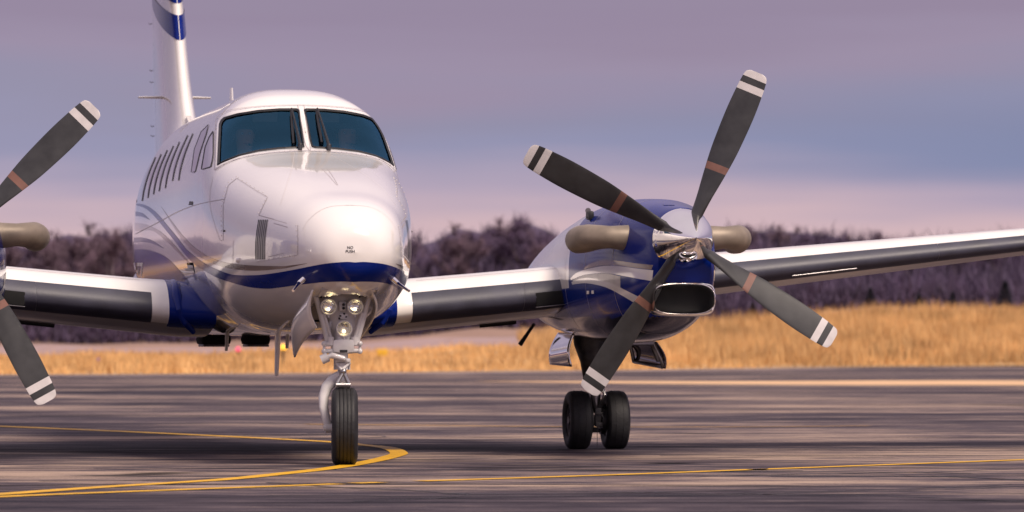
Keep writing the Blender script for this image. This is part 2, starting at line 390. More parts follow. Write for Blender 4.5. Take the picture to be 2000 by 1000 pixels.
for pl in (grow(OT,507,258,.988,.975), grow(OB,507,258,.988,.975), [(589,212),(601,292)], [(422.5,245),(421,322)]):
    for p in resample(pl, 20 if len(pl) > 2 else 11):
        fr.sphere(cast(p[0], p[1], .0045), .003, n=6, mi=1)
fo = fr.build('windshield_frame', [M['white'], M['seam']], fuselage, ang=60); fr.mirrored().build('windshield_frame', [M['white'], M['seam']], fuselage, ang=60)
fr2.build('windshield_seal', M['dark'], fuselage); fr2.mirrored().build('windshield_seal', M['dark'], fuselage)
# wipers: arm, blade and pivot
def wiper(piv, top, bl0, bl1):
    m = MB(); a = cast(*piv, .03); b_ = cast(*top, .035)
    m.sphere(a, .02, n=12); m.tube([cast(piv[0], piv[1]+4, .0), a], .016, n=10)
    m.tube([a, (a+b_)/2+Vector((0,-.01,0)), b_], [.013,.010,.007], n=8)
    m.tube([cast(*bl0, .02), cast((bl0[0]+bl1[0])/2, (bl0[1]+bl1[1])/2, .022), cast(*bl1, .02)], [.008,.012,.008], n=6)
    m.tube([cast(*top, .035), cast((bl0[0]+bl1[0])/2, (bl0[1]+bl1[1])/2, .024)], .007, n=6)
    m.build('wiper', M['dark'], fuselage)
wiper((586,291), (569,219), (568,222), (573,285)); wiper((642,292), (619,219), (617,218), (628,283))
# cockpit side windows
def pane(top, bot, name, edge=1.4):
    g = MB(); strip(g, top, bot, 0, off=.003, n=20, m=6, mirror=False)
    ol = list(top)+list(bot[::-1])+[top[0]]
    line(g, ol, edge, 1, .005, n=70, mirror=False, sm=False)
    for q in (g, g.mirrored()): q.build(name, [M['pane'], M['dark']], fuselage)
pane([(394,330),(401,288),(409,268),(417,256)], [(395,331),(412,326),(415,315),(417,300)], 'side_window', 1.6)
pane([(374,336),(380,292),(393,258),(408,243)], [(375,337),(382,335),(391,298),(403,262)], 'side_window', .8)
# cabin windows: oval glass, forward recess shade painted as a dark crescent
ARC = [((304,307),(278,393)),((315,301),(289,387)),((327,293),(300,380)),((339,285),(311,374)),((351,277),(323,368)),((367,264),(337,354)),((377,261),(349,353)),((284,328),(266,396))]
for (x0,y0),(x1,y1) in ARC:
    g = MB(); mid = ((x0+x1)/2-4.2, (y0+y1)/2-1)
    arc = smooth([(x0,y0),(x0*.6+x1*.4-3.6,y0*.6+y1*.4),(x0*.25+x1*.75-3.0,y0*.25+y1*.75),(x1,y1)], 24)
    line(g, arc, 1.8, 1, .004, n=24, mirror=False)
    bk = [(p[0]-4.5*math.sin(math.pi*i/23), p[1]) for i, p in enumerate(arc)]
    if x0 != 284:
        rows = [[cast(p[0]-0.8, p[1], .003), cast(q[0], q[1], .003)] for p, q in zip(arc, bk)]; g.grid(rows, 0)
    for q in (g, g.mirrored()): q.build('cabin_window', [M['pane'], M['dark']], fuselage)
# nose lettering, registration
def text_on(txt, size, place, m, parent, name):
    cu = bpy.data.curves.new('t', 'FONT'); cu.body = txt; cu.size = size; cu.align_x = 'CENTER'; cu.extrude = 0; cu.space_line = 1.0; cu.offset = .012
    o = bpy.data.objects.new('t', cu); C.objects.link(o); bpy.context.view_layer.update()
    me = bpy.data.meshes.new_from_object(o.evaluated_get(bpy.context.evaluated_depsgraph_get())); bpy.data.objects.remove(o)
    bm = bmesh.new(); bm.from_mesh(me); bmesh.ops.triangulate(bm, faces=bm.faces[:]); bmesh.ops.subdivide_edges(bm, edges=bm.edges[:], cuts=1)
    for v in bm.verts: v.co = place(v.co.x, v.co.y)
    bm.to_mesh(me); bm.free(); me.materials.clear(); me.materials.append(m)
    q = bpy.data.objects.new(name, me); C.objects.link(q); q.parent = parent; return q
text_on('NO\nPUSH', 1, lambda x, y: cast(684+x*7.6, 486-y*7.4, .003), M['text'], fuselage, 'nose_lettering')
text_on('N77', 1, lambda x, y: cast(270+x*11, 552-y*56, .005), M['textw'], fuselage, 'registration_letters')
# small probes, drain, bead on cheek
for sgn in (-1, 1):
    m = MB(); a = cast(594, 544, -.02); a.x *= -sgn; tip = P(571, 568, a.y-.10); tip.x *= -sgn
    d = Vector((tip.x-a.x, 0, tip.z-a.z))
    m.tube([a, a+d*.45], [.020,.018], n=12); m.tube([a+d*.45, a+d*.5+Vector((0,-.02,0)), a+d+Vector((0,-.14,0))], [.017,.013,.010], n=12)
    m.build('pitot_tube', M['chrome'], fuselage)
m = MB(); m.sphere(cast(466, 508, .005), .018, n=12); m.build('probe', M['white'], fuselage)
for px, py in ((438.5,451),):
    m = MB(); m.sphere(cast(px, py, .002), .009, n=8); m.build('static_port', M['dark'], fuselage); m.mirrored().build('static_port', M['dark'], fuselage)
def blade_antenna(x, y, z0, z1, ch, name='blade_antenna', lean=.06, th=.018):
    m = MB(); rows = []
    for i in range(6):
        t = i/5; c = ch*(1-.45*t); rows.append([(x+th*(1-.3*t)*math.sin(a), y+lean*t+c/2*-math.cos(a), z0+(z1-z0)*t) for a in np.linspace(0, 2*math.pi, 12, endpoint=False)])
    m.grid(rows, 0, True); m.f.append(tuple(5*12+k for k in range(12))); m.m.append(0); return m.build(name, M['white'], fuselage)
blade_antenna(0, 7.1, 2.80, 3.06, .22)
blade_antenna(P(543,660,2.4).x, 2.4, .97, P(543,735,2.4).z, .16, lean=.1, th=.022)
blade_antenna(.12, 4.2, .95, .82, .12); blade_antenna(-.3, 4.8, .95, .80, .1)
# glareshield, instrument hood, seats
m = MB(); rows = []
for y, z in ((2.12,2.14),(2.2,2.20),(2.42,2.235),(2.55,2.23),(2.58,2.15),(2.58,1.9)):
    rows.append([(x*.66, y, z-.05*(abs(x)**2)) for x in np.linspace(-1,1,13)])
m.grid(rows); m.box((0,2.45,2.26),(.16,.22,.05)); m.build('glareshield', M['panelgrey'], fuselage)
for x in (-.38,.42):
    m = MB(); m.box((x,2.95,1.62),(.44,.46,.12), bev=.3); m.box((x,3.16,2.0),(.42,.11,.72), Matrix.Rotation(R(-8),3,'X'), bev=.4); m.box((x,3.21,2.44),(.24,.09,.18), bev=.4)
    m.tube([(x,2.95,1.1),(x,2.95,1.6)], .05); m.build('pilot_seat', M['fabric'], fuselage)
for x in (-.24, .24):      # pale tinted sun visors hinge from the roof lining
    m = MB(); m.box((x,2.72,2.61),(.19,.012,.10),Matrix.Rotation(R(25),3,'X')); m.build('sun_visor', M['visor'], fuselage)

# ---- pilots (own things, seated in the cockpit)
def pilot(x, z, lean, label, hairm):
    wp = Vector((OX+cT*x-sT*2.92, OY+sT*x+cT*2.92, 1.68)); o = empty('person', wp, TH+lean); tag(o, label, 'person', 'pilots in the cockpit')
    me = bpy.data.meshes.new('body')
    z0 = z-1.68
    J = [((0,.0,.0),.15),((0,.02,.25),.15),((0,.03,z0-.36),.165),((0,.02,z0-.24),.10),((0,.0,z0-.15),.056),((0,-.02,z0-.06),.07),((0,-.025,z0+.02),.083),((0,-.015,z0+.075),.07),
         ((.19,.02,z0-.27),.068),((.24,-.08,z0-.50),.048),((.20,-.34,z0-.45),.036),((.17,-.42,z0-.43),.028),
         ((-.19,.02,z0-.27),.068),((-.24,-.08,z0-.50),.048),((-.20,-.34,z0-.45),.036),((-.17,-.42,z0-.43),.028),
         ((.10,-.05,-.0),.10),((.12,-.45,.04),.07),((.12,-.52,-.35),.05),((-.10,-.05,0),.10),((-.12,-.45,.04),.07),((-.12,-.52,-.35),.05)]
    E = [(0,1),(1,2),(2,3),(3,4),(4,5),(5,6),(6,7),(3,8),(8,9),(9,10),(10,11),(3,12),(12,13),(13,14),(14,15),(0,16),(16,17),(17,18),(0,19),(19,20),(20,21)]
    vs = [j[0] for j in J]; rad = [j[1] for j in J]
    for s_, wr in ((1, 11), (-1, 15)):      # five fingers each hand
        bx, by, bz = J[wr][0]
        for k in range(5):
            off = (k-2)*.02; i0 = len(vs); ln = (.05,.075,.08,.075,.06)[k]
            if k == 0: vs += [(bx-s_*.035, by-.02, bz+.015), (bx-s_*.05, by-.05, bz+.0)]
            else: vs += [(bx+off, by-.04-ln*.4, bz+.005), (bx+off, by-.04-ln*.8, bz-.03)]
            rad += [.010, .008]; E += [(wr, i0), (i0, i0+1)]
    me.from_pydata(vs, E, []); ob = bpy.data.objects.new('body', me); C.objects.link(ob)
    sk = ob.modifiers.new('s', 'SKIN')
    for i, r in enumerate(rad): me.skin_vertices[0].data[i].radius = (r, r)
    me.skin_vertices[0].data[0].use_root = True
    ss = ob.modifiers.new('u', 'SUBSURF'); ss.levels = ss.render_levels = 2
    bpy.context.view_layer.update()
    m2 = bpy.data.meshes.new_from_object(ob.evaluated_get(bpy.context.evaluated_depsgraph_get())); bpy.data.objects.remove(ob)
    # face: nose, brows, chin, ears pushed from the head
    bm = bmesh.new(); bm.from_mesh(m2)
    hc = Vector((0,-.02,z0+.015))
    for v in bm.verts:
        p = v.co-hc
        if v.co.z > z0-.16:
            if p.y < -.03:
                v.co.y -= .028*math.exp(-((p.x/.014)**2+((p.z+.015)/.02)**2)) + .012*math.exp(-((p.x/.03)**2+((p.z+.085)/.02)**2))
                v.co.y += .010*math.exp(-(((abs(p.x)-.03)/.014)**2+((p.z-.012)/.012)**2))
    bm.to_mesh(m2); bm.free(); m2.name = 'body'
    m2.materials.clear(); m2.materials.append(M['skin']); m2.materials.append(M['shirt'])
    for f in m2.polygons:
        c = f.center; f.material_index = 0 if (c.z > z0-.17 or (c.y < -.36 and c.z > .1)) else 1
        f.use_smooth = True
    q = bpy.data.objects.new('body', m2); C.objects.link(q); q.parent = o
    h = MB()
    rows = []
    for i in range(8):
        th = math.pi*.5*i/7+.05
        rows.append([Vector((.088*math.sin(th)*math.cos(a), .008+.098*math.sin(th)*math.sin(a), z0+.035+.085*math.cos(th)-(.02 if math.sin(a) > -.2 else -.028)*math.sin(th))) for a in np.linspace(0, 2*math.pi, 24, endpoint=False)])
    h.grid(rows, 0, True); h.build('hair', hairm, o)
    for s_ in (-1, 1):
        e_ = MB(); e_.sphere((s_*.030, -.094, z0+.026), .009, n=8, mi=1); e_.sphere((s_*.030,-.101,z0+.026), .005, n=6, mi=0)
        e_.build('eye', [M['text'], M['shirt']], o)
    e_ = MB(); e_.tube([(-.022,-.100,z0-.05),(0,-.106,z0-.052),(.022,-.100,z0-.05)], .005, n=6); e_.build('mouth', mat_lip, o)
    for s_ in (-1, 1): e_ = MB(); e_.sphere((s_*.085,-.005,z0+.005), .02, (.45,.8,1.3), n=10); e_.build('ear', M['skin'], o)
    hs = MB()
    for s_ in (-1, 1): hs.sphere((s_*.1,-.005,z0+.005), .038, (.5,1,1.1), n=12)
    hs.tube([(.1*math.cos(a), -.002, z0+.02+.108*math.sin(a)) for a in np.linspace(.1, math.pi-.1, 14)], .008, n=6)
    hs.tube([(.1,-.03,z0-.02),(.07,-.1,z0-.06),(.03,-.125,z0-.065)], .004, n=6); hs.sphere((.02,-.125,z0-.062), .011, n=8)
    hs.build('headset', M['dark'], o)
    return o
mat_lip = mat('lips', (.35,.14,.12), .5, noise=(30,.1))
pilot(-.38, 2.45, 0.06, 'pilot in white shirt and headset behind the left-hand windshield pane', M['hair'])
pilot(.42, 2.46, -.03, 'pilot in white shirt and headset behind the right-hand windshield pane', M['hair'])

# ---- wings
WS = [ # x, LE y, LE z, chord, thickness
 (.55,3.30,1.09,2.75,.15),(.72,3.38,1.10,2.65,.16),(.84,3.46,1.115,2.55,.17),(.95,3.51,1.125,2.43,.176),(1.05,3.54,1.135,2.38,.178),(2.2,3.56,1.245,2.3,.176),(3.1,3.6,1.345,2.2,.168),(3.6,3.66,1.40,2.08,.165),(6.0,3.92,1.655,1.6,.145),(8.5,4.18,1.92,1.08,.12),(8.75,4.3,1.955,.85,.10),(8.84,4.5,1.97,.5,.06)]
WA = np.array(WS)
def yt(x, t): return 5*t*(.2969*math.sqrt(max(x,0))-.126*x-.3516*x*x+.2843*x**3-.1036*x**4)
def camb(x): return (.023/.0225)*(2*.15*x-x*x) if x < .15 else .023*((1-2*.15)+2*.15*x-x*x)/.7225
UP = [1,.95,.9,.8,.7,.6,.5,.4,.3,.22,.16,.11,.075,.05,.034,.026,.018,.011,.006,.0022]; LO = [0,.0022,.006,.011,.018,.028,.04,.055,.07,.1,.15,.2,.3,.4,.5,.6,.7,.8,.9,.95,1]
def wsec(x, off=0.0, up=UP, lo=LO):
    ly, lz, c, t = [float(interp(x, WA[:,0], WA[:,i])) for i in range(1,5)]
    ln = [(u, 1) for u in up]+[(l, -1) for l in lo]; pts = []
    for u, s in ln:
        pts.append(Vector((x, ly+c*u, lz+c*(camb(u)*(1-.0) + s*yt(u, t)) - .035*u*c)))
    if off:
        q = []
        for i, p in enumerate(pts):
            a = pts[min(i+1, len(pts)-1)]-pts[max(i-1, 0)]; nrm = Vector((0, a.z, -a.y)).normalized(); q.append(p+nrm*off*(-1 if nrm.y > 0 and i < 0 else 1))
        # outward check against section centre
        cen = Vector((x, ly+.15*c, lz))
        q = [p+(qq-p if (qq-p).dot(p-cen) > 0 else p-qq) for p, qq in zip(pts, q)]
        pts = q
    return pts
WX = [.55,.62,.72,.78,.84,.90,.95,1.0,1.05]+list(np.linspace(1.1,3.1,21))+list(np.linspace(3.25,8.5,36))+[8.65,8.75,8.81,8.84]
def wing(sgn):
    m = MB(); rows = [wsec(x) for x in WX]; n = len(rows[0])
    for i in range(len(rows)-1):
        for j in range(n-1):
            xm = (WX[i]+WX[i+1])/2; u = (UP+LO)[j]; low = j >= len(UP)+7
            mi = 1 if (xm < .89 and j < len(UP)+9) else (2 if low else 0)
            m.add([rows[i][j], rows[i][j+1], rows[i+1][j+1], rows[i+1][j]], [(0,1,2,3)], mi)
    m.add(rows[-1], [tuple(range(n))], 0)
    # trailing edge closes itself; flap/aileron hinge lines and rivet rows on the upper skin
    for x0, x1, u in ((1.0,2.3,.74),(3.05,5.6,.74),(5.7,8.3,.76),(1.1,2.25,.12),(3.2,8.4,.14)):
        for up in (1,) if u < .2 else (1,-1):
            xs = np.linspace(x0, x1, 24)
            def sp(x, u): 
                ly, lz, c, t = [float(interp(x, WA[:,0], WA[:,k])) for k in range(1,5)]
                return Vector((x, ly+c*u, lz+c*(camb(u)+up*yt(u,t))-.035*u*c+up*.002))
            m.grid([[sp(x, u), sp(x, u+.004)] for x in xs], 3)
    if sgn < 0: m = m.mirrored()
    wo = m.build('wing', [M['white_wing'], M['blue'], M['under'], M['seam']], plane, ang=40)
    def boot(x0, x1):
        xs = np.linspace(x0, x1, 30); k = 5
        up = [.034,.030,.026,.018,.011,.006,.0022]; lo = [0,.0022,.006,.011,.018,.028,.04,.055,.060]
        rs = [wsec(x, .004 if 0 < i < 29 else .0035, up, lo) for i, x in enumerate(xs)]
        b_ = MB().grid(rs); b_ = b_ if sgn > 0 else b_.mirrored(); b_.build('deicing_boot', M['boot'], wo, ang=60)
    boot(1.03, 1.93); boot(1.9312, 2.28); boot(3.05, 5.4); boot(5.4012, 8.5)
    # dark heat-exchanger inlet beside the nacelle with a bright lip, and slot under the wing
    q = MB(); c0 = wsec(2.02)[len(UP)]; c1 = wsec(2.3)[len(UP)]
    def bx(p0, p1, yy, z0, z1, mi, th=.02):
        d = Vector((p1.x-p0.x, 0, p1.z-p0.z)); L_ = d.length; ang = math.atan2(d.z, d.x)
        q.box(((p0.x+p1.x)/2, (p0.y+p1.y)/2+yy, (p0.z+p1.z)/2+(z0+z1)/2), (L_, th, z1-z0), Matrix.Rotation(-ang,3,'Y'), mi, bev=.3)
    bx(c0, c1, .012, -.075, .035, 0, .04); bx(c0, c1, .0, -.083, -.078, 1, .03)
    q = q if sgn > 0 else q.mirrored(); q.build('air_inlet', [M['black'], M['steel']], wo)
    q = MB(); a = wsec(1.72)[len(UP)+13]; b_ = wsec(2.02)[len(UP)+13]
    q.tube([a+Vector((0,0,.004)), b_+Vector((0,0,.004))], .034, n=12, sq=.8); q = q if sgn > 0 else q.mirrored(); q.build('flap_track_fairing', M['dark'], wo)
    q = MB()
    for x in (1.35, 1.5, 3.7, 5.0, 6.2, 7.3):
        p = wsec(x)[-2]; q = MB(); q.box(p+Vector((0,.03,-.03)), (.018,.14,.045))
        q = q if sgn > 0 else q.mirrored(); q.build('flap_hinge', M['dark'], wo)
    if sgn > 0:
        q = MB(); a = wsec(4.15)[len(UP)+4]; b_ = wsec(4.7)[len(UP)+4]; q.tube([a+Vector((0,-.004,-.004)), b_+Vector((0,-.004,-.004))], .006, n=8); q.build('stall_strip', M['steel'], wo)
    # root fillet collar
    return wo
wingP = wing(1); wingS = wing(-1)
# rounded root leading-edge fillets
for sgn in (1, -1):
    m = MB(); pts = []
    for t in np.linspace(0, 1, 14):
        a = t*math.pi*.62; pts.append((.86+.0*t, 3.50-.20*math.sin(a)+.35*max(0, .25-t), 1.36-.34*t))
    # hump that runs over the wing-root glove
    m.tube([(.80,4.6,1.35),(.82,4.0,1.345),(.83,3.70,1.315),(.835,3.53,1.23),(.82,3.47,1.12),(.78,3.48,1.03),(.70,3.6,.95)], [.015,.028,.036,.04,.038,.03,.02], n=14)
    m = m if sgn > 0 else m.mirrored(); m.build('wing_root_fillet', M['blue'], plane)
# belly fairings below the wing centre
for (px, w_, y_) in ((417,.25,5.4),(499,.20,5.2)):
    p = P(px, 667, y_); m = MB()
    m.box((p.x, y_, p.z+.015), (w_, .45, .085), bev=.45); m.box((p.x, y_-.02, p.z-.033), (w_*.86,.40,.02), bev=.3, mi=1)
    m.build('belly_vent', [M['black'], M['rim']], plane)

# ---- nacelles
NS = np.array([ # y, top, bottom, half width, n
 (.90,1.862,1.10,.20,2.3),(.95,1.872,1.075,.235,2.3),(1.1,1.89,1.045,.275,2.4),(1.4,1.925,.985,.33,2.5),(1.8,1.955,.925,.378,2.5),(2.4,1.972,.875,.415,2.5),(3.2,1.95,.86,.432,2.5),(4.0,1.88,.885,.43,2.5),(5.0,1.76,.94,.40,2.4),(6.0,1.60,1.05,.32,2.3),(6.8,1.47,1.2,.19,2.1),(7.2,1.39,1.3,.03,2.0)])
NX = 2.66
def nsec(y, n=96):
    zt, zb, hw, ex = [interp(y, NS[:,0], NS[:,i]) for i in range(1,5)]; zc = (zt+zb)/2; hh = (zt-zb)/2
    return [(NX+hw*math.copysign(abs(math.cos(a))**(2/ex), math.cos(a)), y, zc+hh*math.copysign(abs(math.sin(a))**(2/ex), math.sin(a))) for a in np.linspace(0, 2*math.pi, n, endpoint=False)]
nys = list(np.linspace(.90,1.4,22))+list(np.linspace(1.45,7.2,90))
nrows = [nsec(y) for y in nys]
nh = MB().grid(nrows, 0, True); nbvh = BVHTree.FromPolygons(nh.v, nh.f)
def nacelle(sgn):
    m = MB(); m.v = list(nh.v); m.f = list(nh.f); m.m = []
    for f in m.f:
        c = sum((Vector(m.v[i]) for i in f), Vector())/4
        zb = interp(c.y, NS[:,0], NS[:,2])
        m.m.append(4 if c.z < 1.06+max(0,c.y-3)*.02 and c.y > 1.0 else (1 if (c.y < 3.25 or (c.z < 1.30 and c.y < 4.2)) else 0))
    m.f.append(tuple(reversed(range(96)))); m.m.append(1)
    def st(t, b_, mi, n=50):
        A_, B_ = smooth(t, n), smooth(b_, n)
        rows = [[cast(*(A_[i]*(1-j/4)+B_[i]*(j/4)), .002, nbvh) for j in range(5)] for i in range(n)]
        m.grid(rows, mi); m.grid([[Vector((2*NX-p.x, p.y, p.z)) for p in r] for r in reversed(rows)], mi)
    st([(1141,524),(1153.6,515),(1171.6,508.7),(1189.6,508),(1213,510),(1240,514),(1276,517.7)], [(1141,526),(1161,521),(1175,518.5),(1186,518),(1213,519.5),(1240,523),(1272.5,526.7)], 2)
    st([(1114,544),(1128.4,532),(1161,522.4),(1186,519),(1213,520.2),(1240,524),(1276,528)], [(1116,547),(1141,537),(1175,533),(1190,534),(1204,536),(1240,543),(1274,549)], 0)
    st([(1119,547.5),(1141,538),(1175,534),(1190,535),(1212,540)], [(1120,549),(1141,543),(1160,544),(1182,550),(1212,562)], 3)
    st([(1116.5,551),(1142,541),(1176,545),(1210,560.6),(1244,577.6),(1268,588)], [(1118,556),(1140,553),(1159,555),(1186,562),(1217,578),(1240,592)], 0)
    for x in (1.75, 2.6, 3.4):   # cowl joints
        rs = [[Vector(p)+Vector(((p[0]-NX)*.004, 0, (p[2]-1.4)*.004)) for p in nsec(x+dx)] for dx in (0, .006)]
        m.grid(rs, 5, True)
    for p in ((1149,571),(1158,570.5)):
        rs = [[cast(p[0]+a, p[1]+b_, .003, nbvh) for b_ in (-3.2, 3.2)] for a in (-2.4, 2.4)]; m.grid(rs, 6)
    m.grid([[cast(1306+a+.8*b_, 399.5+1.6*b_, .003, nbvh) for b_ in (-1, 1)] for a in (-11,-4,4,11)], 1)
    m = m if sgn > 0 else m.mirrored()
    no = m.build('engine_nacelle', [M['white'], M['blue'], M['taupe'], M['under'], M['polish'], M['seam'], M['textw']], plane, ang=50)
    X = sgn*NX
    # chin intake: polished stadium lip around a dark duct
    X -= .03; hw, hh, zc = .225, .108, 1.19; pts = []
    for k in range(64):
        a = 2*math.pi*k/64; ca, sa = math.cos(a), math.sin(a)
        pts.append(Vector((X+hw*math.copysign(abs(ca)**(2/3.4), ca), .80, zc+hh*math.copysign(abs(sa)**(2/3.0), sa))))
    q = MB(); rows = []
    prof = [(.095,-.012),(.05,-.0),(0,.018),(-.03,.032),(-.04,.046),(-.03,.058),(.02,.070),(.10,.075),(.16,.070)]   # (aft, outward)
    cen = Vector((X,.80,zc))
    for ay, o_ in prof:
        rows.append([p+Vector((math.copysign(min(1,abs(p.x-X)/.16)*o_, p.x-X)*.55, ay, math.copysign(min(1,abs(p.z-zc)/.07)*o_, p.z-zc)*.62)) - Vector(((p.x-X)*.10, 0, (p.z-zc)*.22)) for p in pts])
    q.grid(rows, 0, True); q.build('air_intake_lip', M['chrome'], no, ang=60)
    q = MB(); inner = rows[0]; back = [p+Vector((0,.001,0)) for p in inner]; q.grid([inner, back], 0, True); q.add(back, [tuple(range(64))]); q.build('intake_duct', M['black'], no)
    X = sgn*NX
    # exhaust stacks: fat elbows that sweep out and aft
    for s in (-1, 1):
        q = MB(); y0 = 1.55; zz = 1.655
        path = [(X+s*.20,y0,zz-.01),(X+s*.34,y0-.02,zz),(X+s*.44,y0-.02,zz+.005),(X+s*.52,y0+.02,zz+.005),(X+s*.575,y0+.12,zz),(X+s*.60,y0+.27,zz-.005),(X+s*.605,y0+.40,zz-.01)]
        q.tube(path, [.120,.094,.084,.092,.104,.106,.10], n=30, cap=False, up=(0,0,1)); q.tube([path[-1], path[-3]], [.097,.09], n=24, mi=1)
        q.lathe([(0,.13),(.02,.14),(.035,.12)], (X+s*.245,y0,zz-.01), (s,0,0), n=28)
        q.build('exhaust_stack', [M['stack'], M['black']], no, ang=50)
    q = MB(); q.tube([(X-.36,5.2,1.02),(X-.4,5.25,.95),(X-.46,5.3,.85)], [.014,.014,.02], n=10); q.build('drain_mast', M['dark'], no)
    # small vents on the cowl
    q = MB(); q.box((X-.33,2.9,1.86),(.05,.12,.07), bev=.4); q.build('cowl_scoop', M['dark'], no)
    q = MB(); q.tube([(X-.30,3.05,1.83),(X-.345,2.9,1.90)], [.012,.022], n=10); q.build('vent_pipe', M['rim'], no)
    return no
nacP = nacelle(1); nacS = nacelle(-1)
# ---- propellers
def prop(sgn, angs):
    X, Z = sgn*NX-.012, 1.632; pr = empty('propeller', (X,.74,Z), 0, plane)
    q = MB(); pf = [(-.30,.004),(-.285,.022),(-.25,.055),(-.18,.103),(-.10,.148),(0,.188),(.06,.207),(.12,.221),(.155,.226),(.16,.229),(.175,.229),(.178,.222),(.20,.215),(.20,.0)]
    q.lathe(pf, (0,0,0), (0,1,0), n=64); q.build('spinner', M['chrome'], pr, ang=40)
    for an in angs:
        a = R(an); e_ = Vector((math.cos(a),0,math.sin(a))); t = Vector((-math.sin(a),0,math.cos(a))); ax = Vector((0,-1,0))
        b_ = MB(); rs = list(np.concatenate([np.linspace(.14,.50,10),[.545,.55,.60,.605],np.linspace(.66,1.17,12),[1.185,1.19,1.235,1.24,1.285,1.29,1.315,1.33,1.34,1.345]])); rows = []
        for r in rs:
            ch = float(interp(r, [.14,.3,.5,.75,1.0,1.2,1.30,1.335,1.345], [.095,.12,.165,.205,.215,.20,.18,.15,.09]))
            th = float(interp(r, [.14,.3,.5,.9,1.345], [.075,.045,.026,.014,.006]))
            be = R(float(interp(r, [.14,.4,.8,1.345], [52,38,22,14])))*1
            cdv = math.cos(be)*t*(-1)+math.sin(be)*ax; nv = e_.cross(cdv)
            rows.append([e_*r + cdv*(ch*(.5*math.cos(u)+.02)) + nv*(th*.5*math.sin(u)) + Vector((0,.06,0)) for u in np.linspace(0, 2*math.pi, 20, endpoint=False)])
        for i in range(len(rows)-1):
            rm = (rs[i]+rs[i+1])/2; mi = 1 if (1.187 < rm < 1.238 or rm > 1.288) else (2 if .547 < rm < .602 else 0)
            b_.grid(rows[i:i+2], mi, True)
        b_.add(rows[-1], [tuple(range(20))], 1)
        b_.build('propeller_blade', [M['blade'], M['bladewhite'], M['copper']], pr, ang=50)
    return pr
prop(1, (66.5, 152.5, 237, 326.5)); prop(-1, (44.5, 134, 212, 298))

# ---- fin, rudder, tailplane
def finsec(z, y0, y1, t, n=26):
    us = (1-np.cos(np.linspace(0, math.pi, n)))/2
    return [Vector((yt(u, t)*(y1-y0), y0+(y1-y0)*u, z)) for u in us] + [Vector((-yt(u, t)*(y1-y0), y0+(y1-y0)*u, z)) for u in us[::-1][1:-1]]
zs = [2.35,2.6,2.75,2.9,3.1,3.4,3.7,4.0,4.3,4.42]
def fle(z): return float(interp(z, [2.35,2.7,2.95,4.42], [9.2,10.1,10.7,12.0]))
def fte(z): return float(interp(z, [2.35,4.42], [13.95,14.4]))
m = MB(); zz = np.linspace(2.35, 4.42, 48)
m.grid([finsec(z, fle(z), fte(z), .085) for z in zz], 0, True)
fbvh = BVHTree.FromPolygons(m.v, m.f)
def fst(t, b_, mi):
    A_, B_ = smooth(t, 50), smooth(b_, 50)
    rows = [[cast(*(A_[i]*(1-j/4)+B_[i]*(j/4)), .004, fbvh) for j in range(5)] for i in range(50)]; m.grid(rows, mi)
# V-shaped blue bands wrap the leading edge near the top: built by station from the section itself
def fband(zfun0, zfun1, mi, umax):
    us = np.linspace(0, 1, 40)**1.5*umax
    for s in (1, -1):
        rows = []
        for u in us:
            r_ = []
            for j in range(5):
                z = zfun0(u)*(1-j/4)+zfun1(u)*(j/4); c = fte(z)-fle(z); r_.append(Vector((s*(yt(u, .085)*c+.004), fle(z)+c*u-(.004 if u < .002 else 0), z)))
            rows.append(r_)
        m.grid(rows if s > 0 else rows[::-1], mi)
fband(lambda u: 4.00+.50*u**.85, lambda u: 3.75+.66*u**.85, 1, .66)
fband(lambda u: 4.42-.0*u, lambda u: 4.12+.50*u**.85, 1, .50)
fin = m.build('fin', [M['white'], M['blue'], M['seam']], plane, ang=50)
m = MB()   # rudder hinge gap and tab
for s in (1, -1):
    m.grid([[Vector((s*(yt(u,.085)*(fte(z)-fle(z))+.003), fle(z)+(fte(z)-fle(z))*u, z)) for u in (.62,.626)] for z in np.linspace(2.6,4.35,20)], 0)
m.build('rudder_gap', M['seam'], fin)
m = MB(); 
for s in (-1, 1):
    rows = [[(s*(.02+.33*t), 12.0+.06*t+.10*(1-.4*t)*-math.cos(a), 3.23+.018*(1-.5*t)*math.sin(a)) for a in np.linspace(0, 2*math.pi, 12, endpoint=False)] for t in np.linspace(0,1,6)]
    m.grid(rows, 0, True); m.add(rows[-1], [tuple(range(12))])
m.sphere((-.10,12.0,3.20), .035, (1,2,1), n=10); m.build('fin_antenna', M['white'], fin)
m = MB()
for i, z in enumerate((2.95,3.05,3.5,3.62,4.1)):
    y = fte(z); m = MB(); m.tube([(0,y-.02,z),(-.01,y+.07,z-.005),(-.02,y+.13,z+.01)], .0035, n=5); m.build('static_wick', M['dark'], fin)

m = MB()
for s in (1, -1):
    rows = []
    for t in np.linspace(0, 1, 14):
        c = 1.75*(1-.45*t); y0 = 11.6+.75*t; us = (1-np.cos(np.linspace(0, math.pi, 20)))/2
        rows.append([Vector((s*2.8*t, y0+c*u, 4.46+.1*yt(u,1)*c)) for u in us]+[Vector((s*2.8*t, y0+c*u, 4.46-.1*yt(u,1)*c)) for u in us[::-1][1:-1]])
    m.grid(rows if s > 0 else rows[::-1], 0, True)
m.build('tailplane', M['white'], plane)
m = MB(); m.box((0,10.6,2.84),(.05,.35,.22),Matrix.Rotation(R(18),3,'X'), bev=.3); m.build('dorsal_scoop', M['white'], plane)
m = MB()
for s in (1,-1):
    m.grid([[Vector((s*.10,10.3,1.6)),Vector((s*.10,12.6,1.9))],[Vector((s*.32,11.2,1.32)),Vector((s*.34,12.7,1.5))]])
sfm = m.build('ventral_strake', M['white'], plane); sm_ = sfm.modifiers.new('t','SOLIDIFY'); sm_.thickness = .02

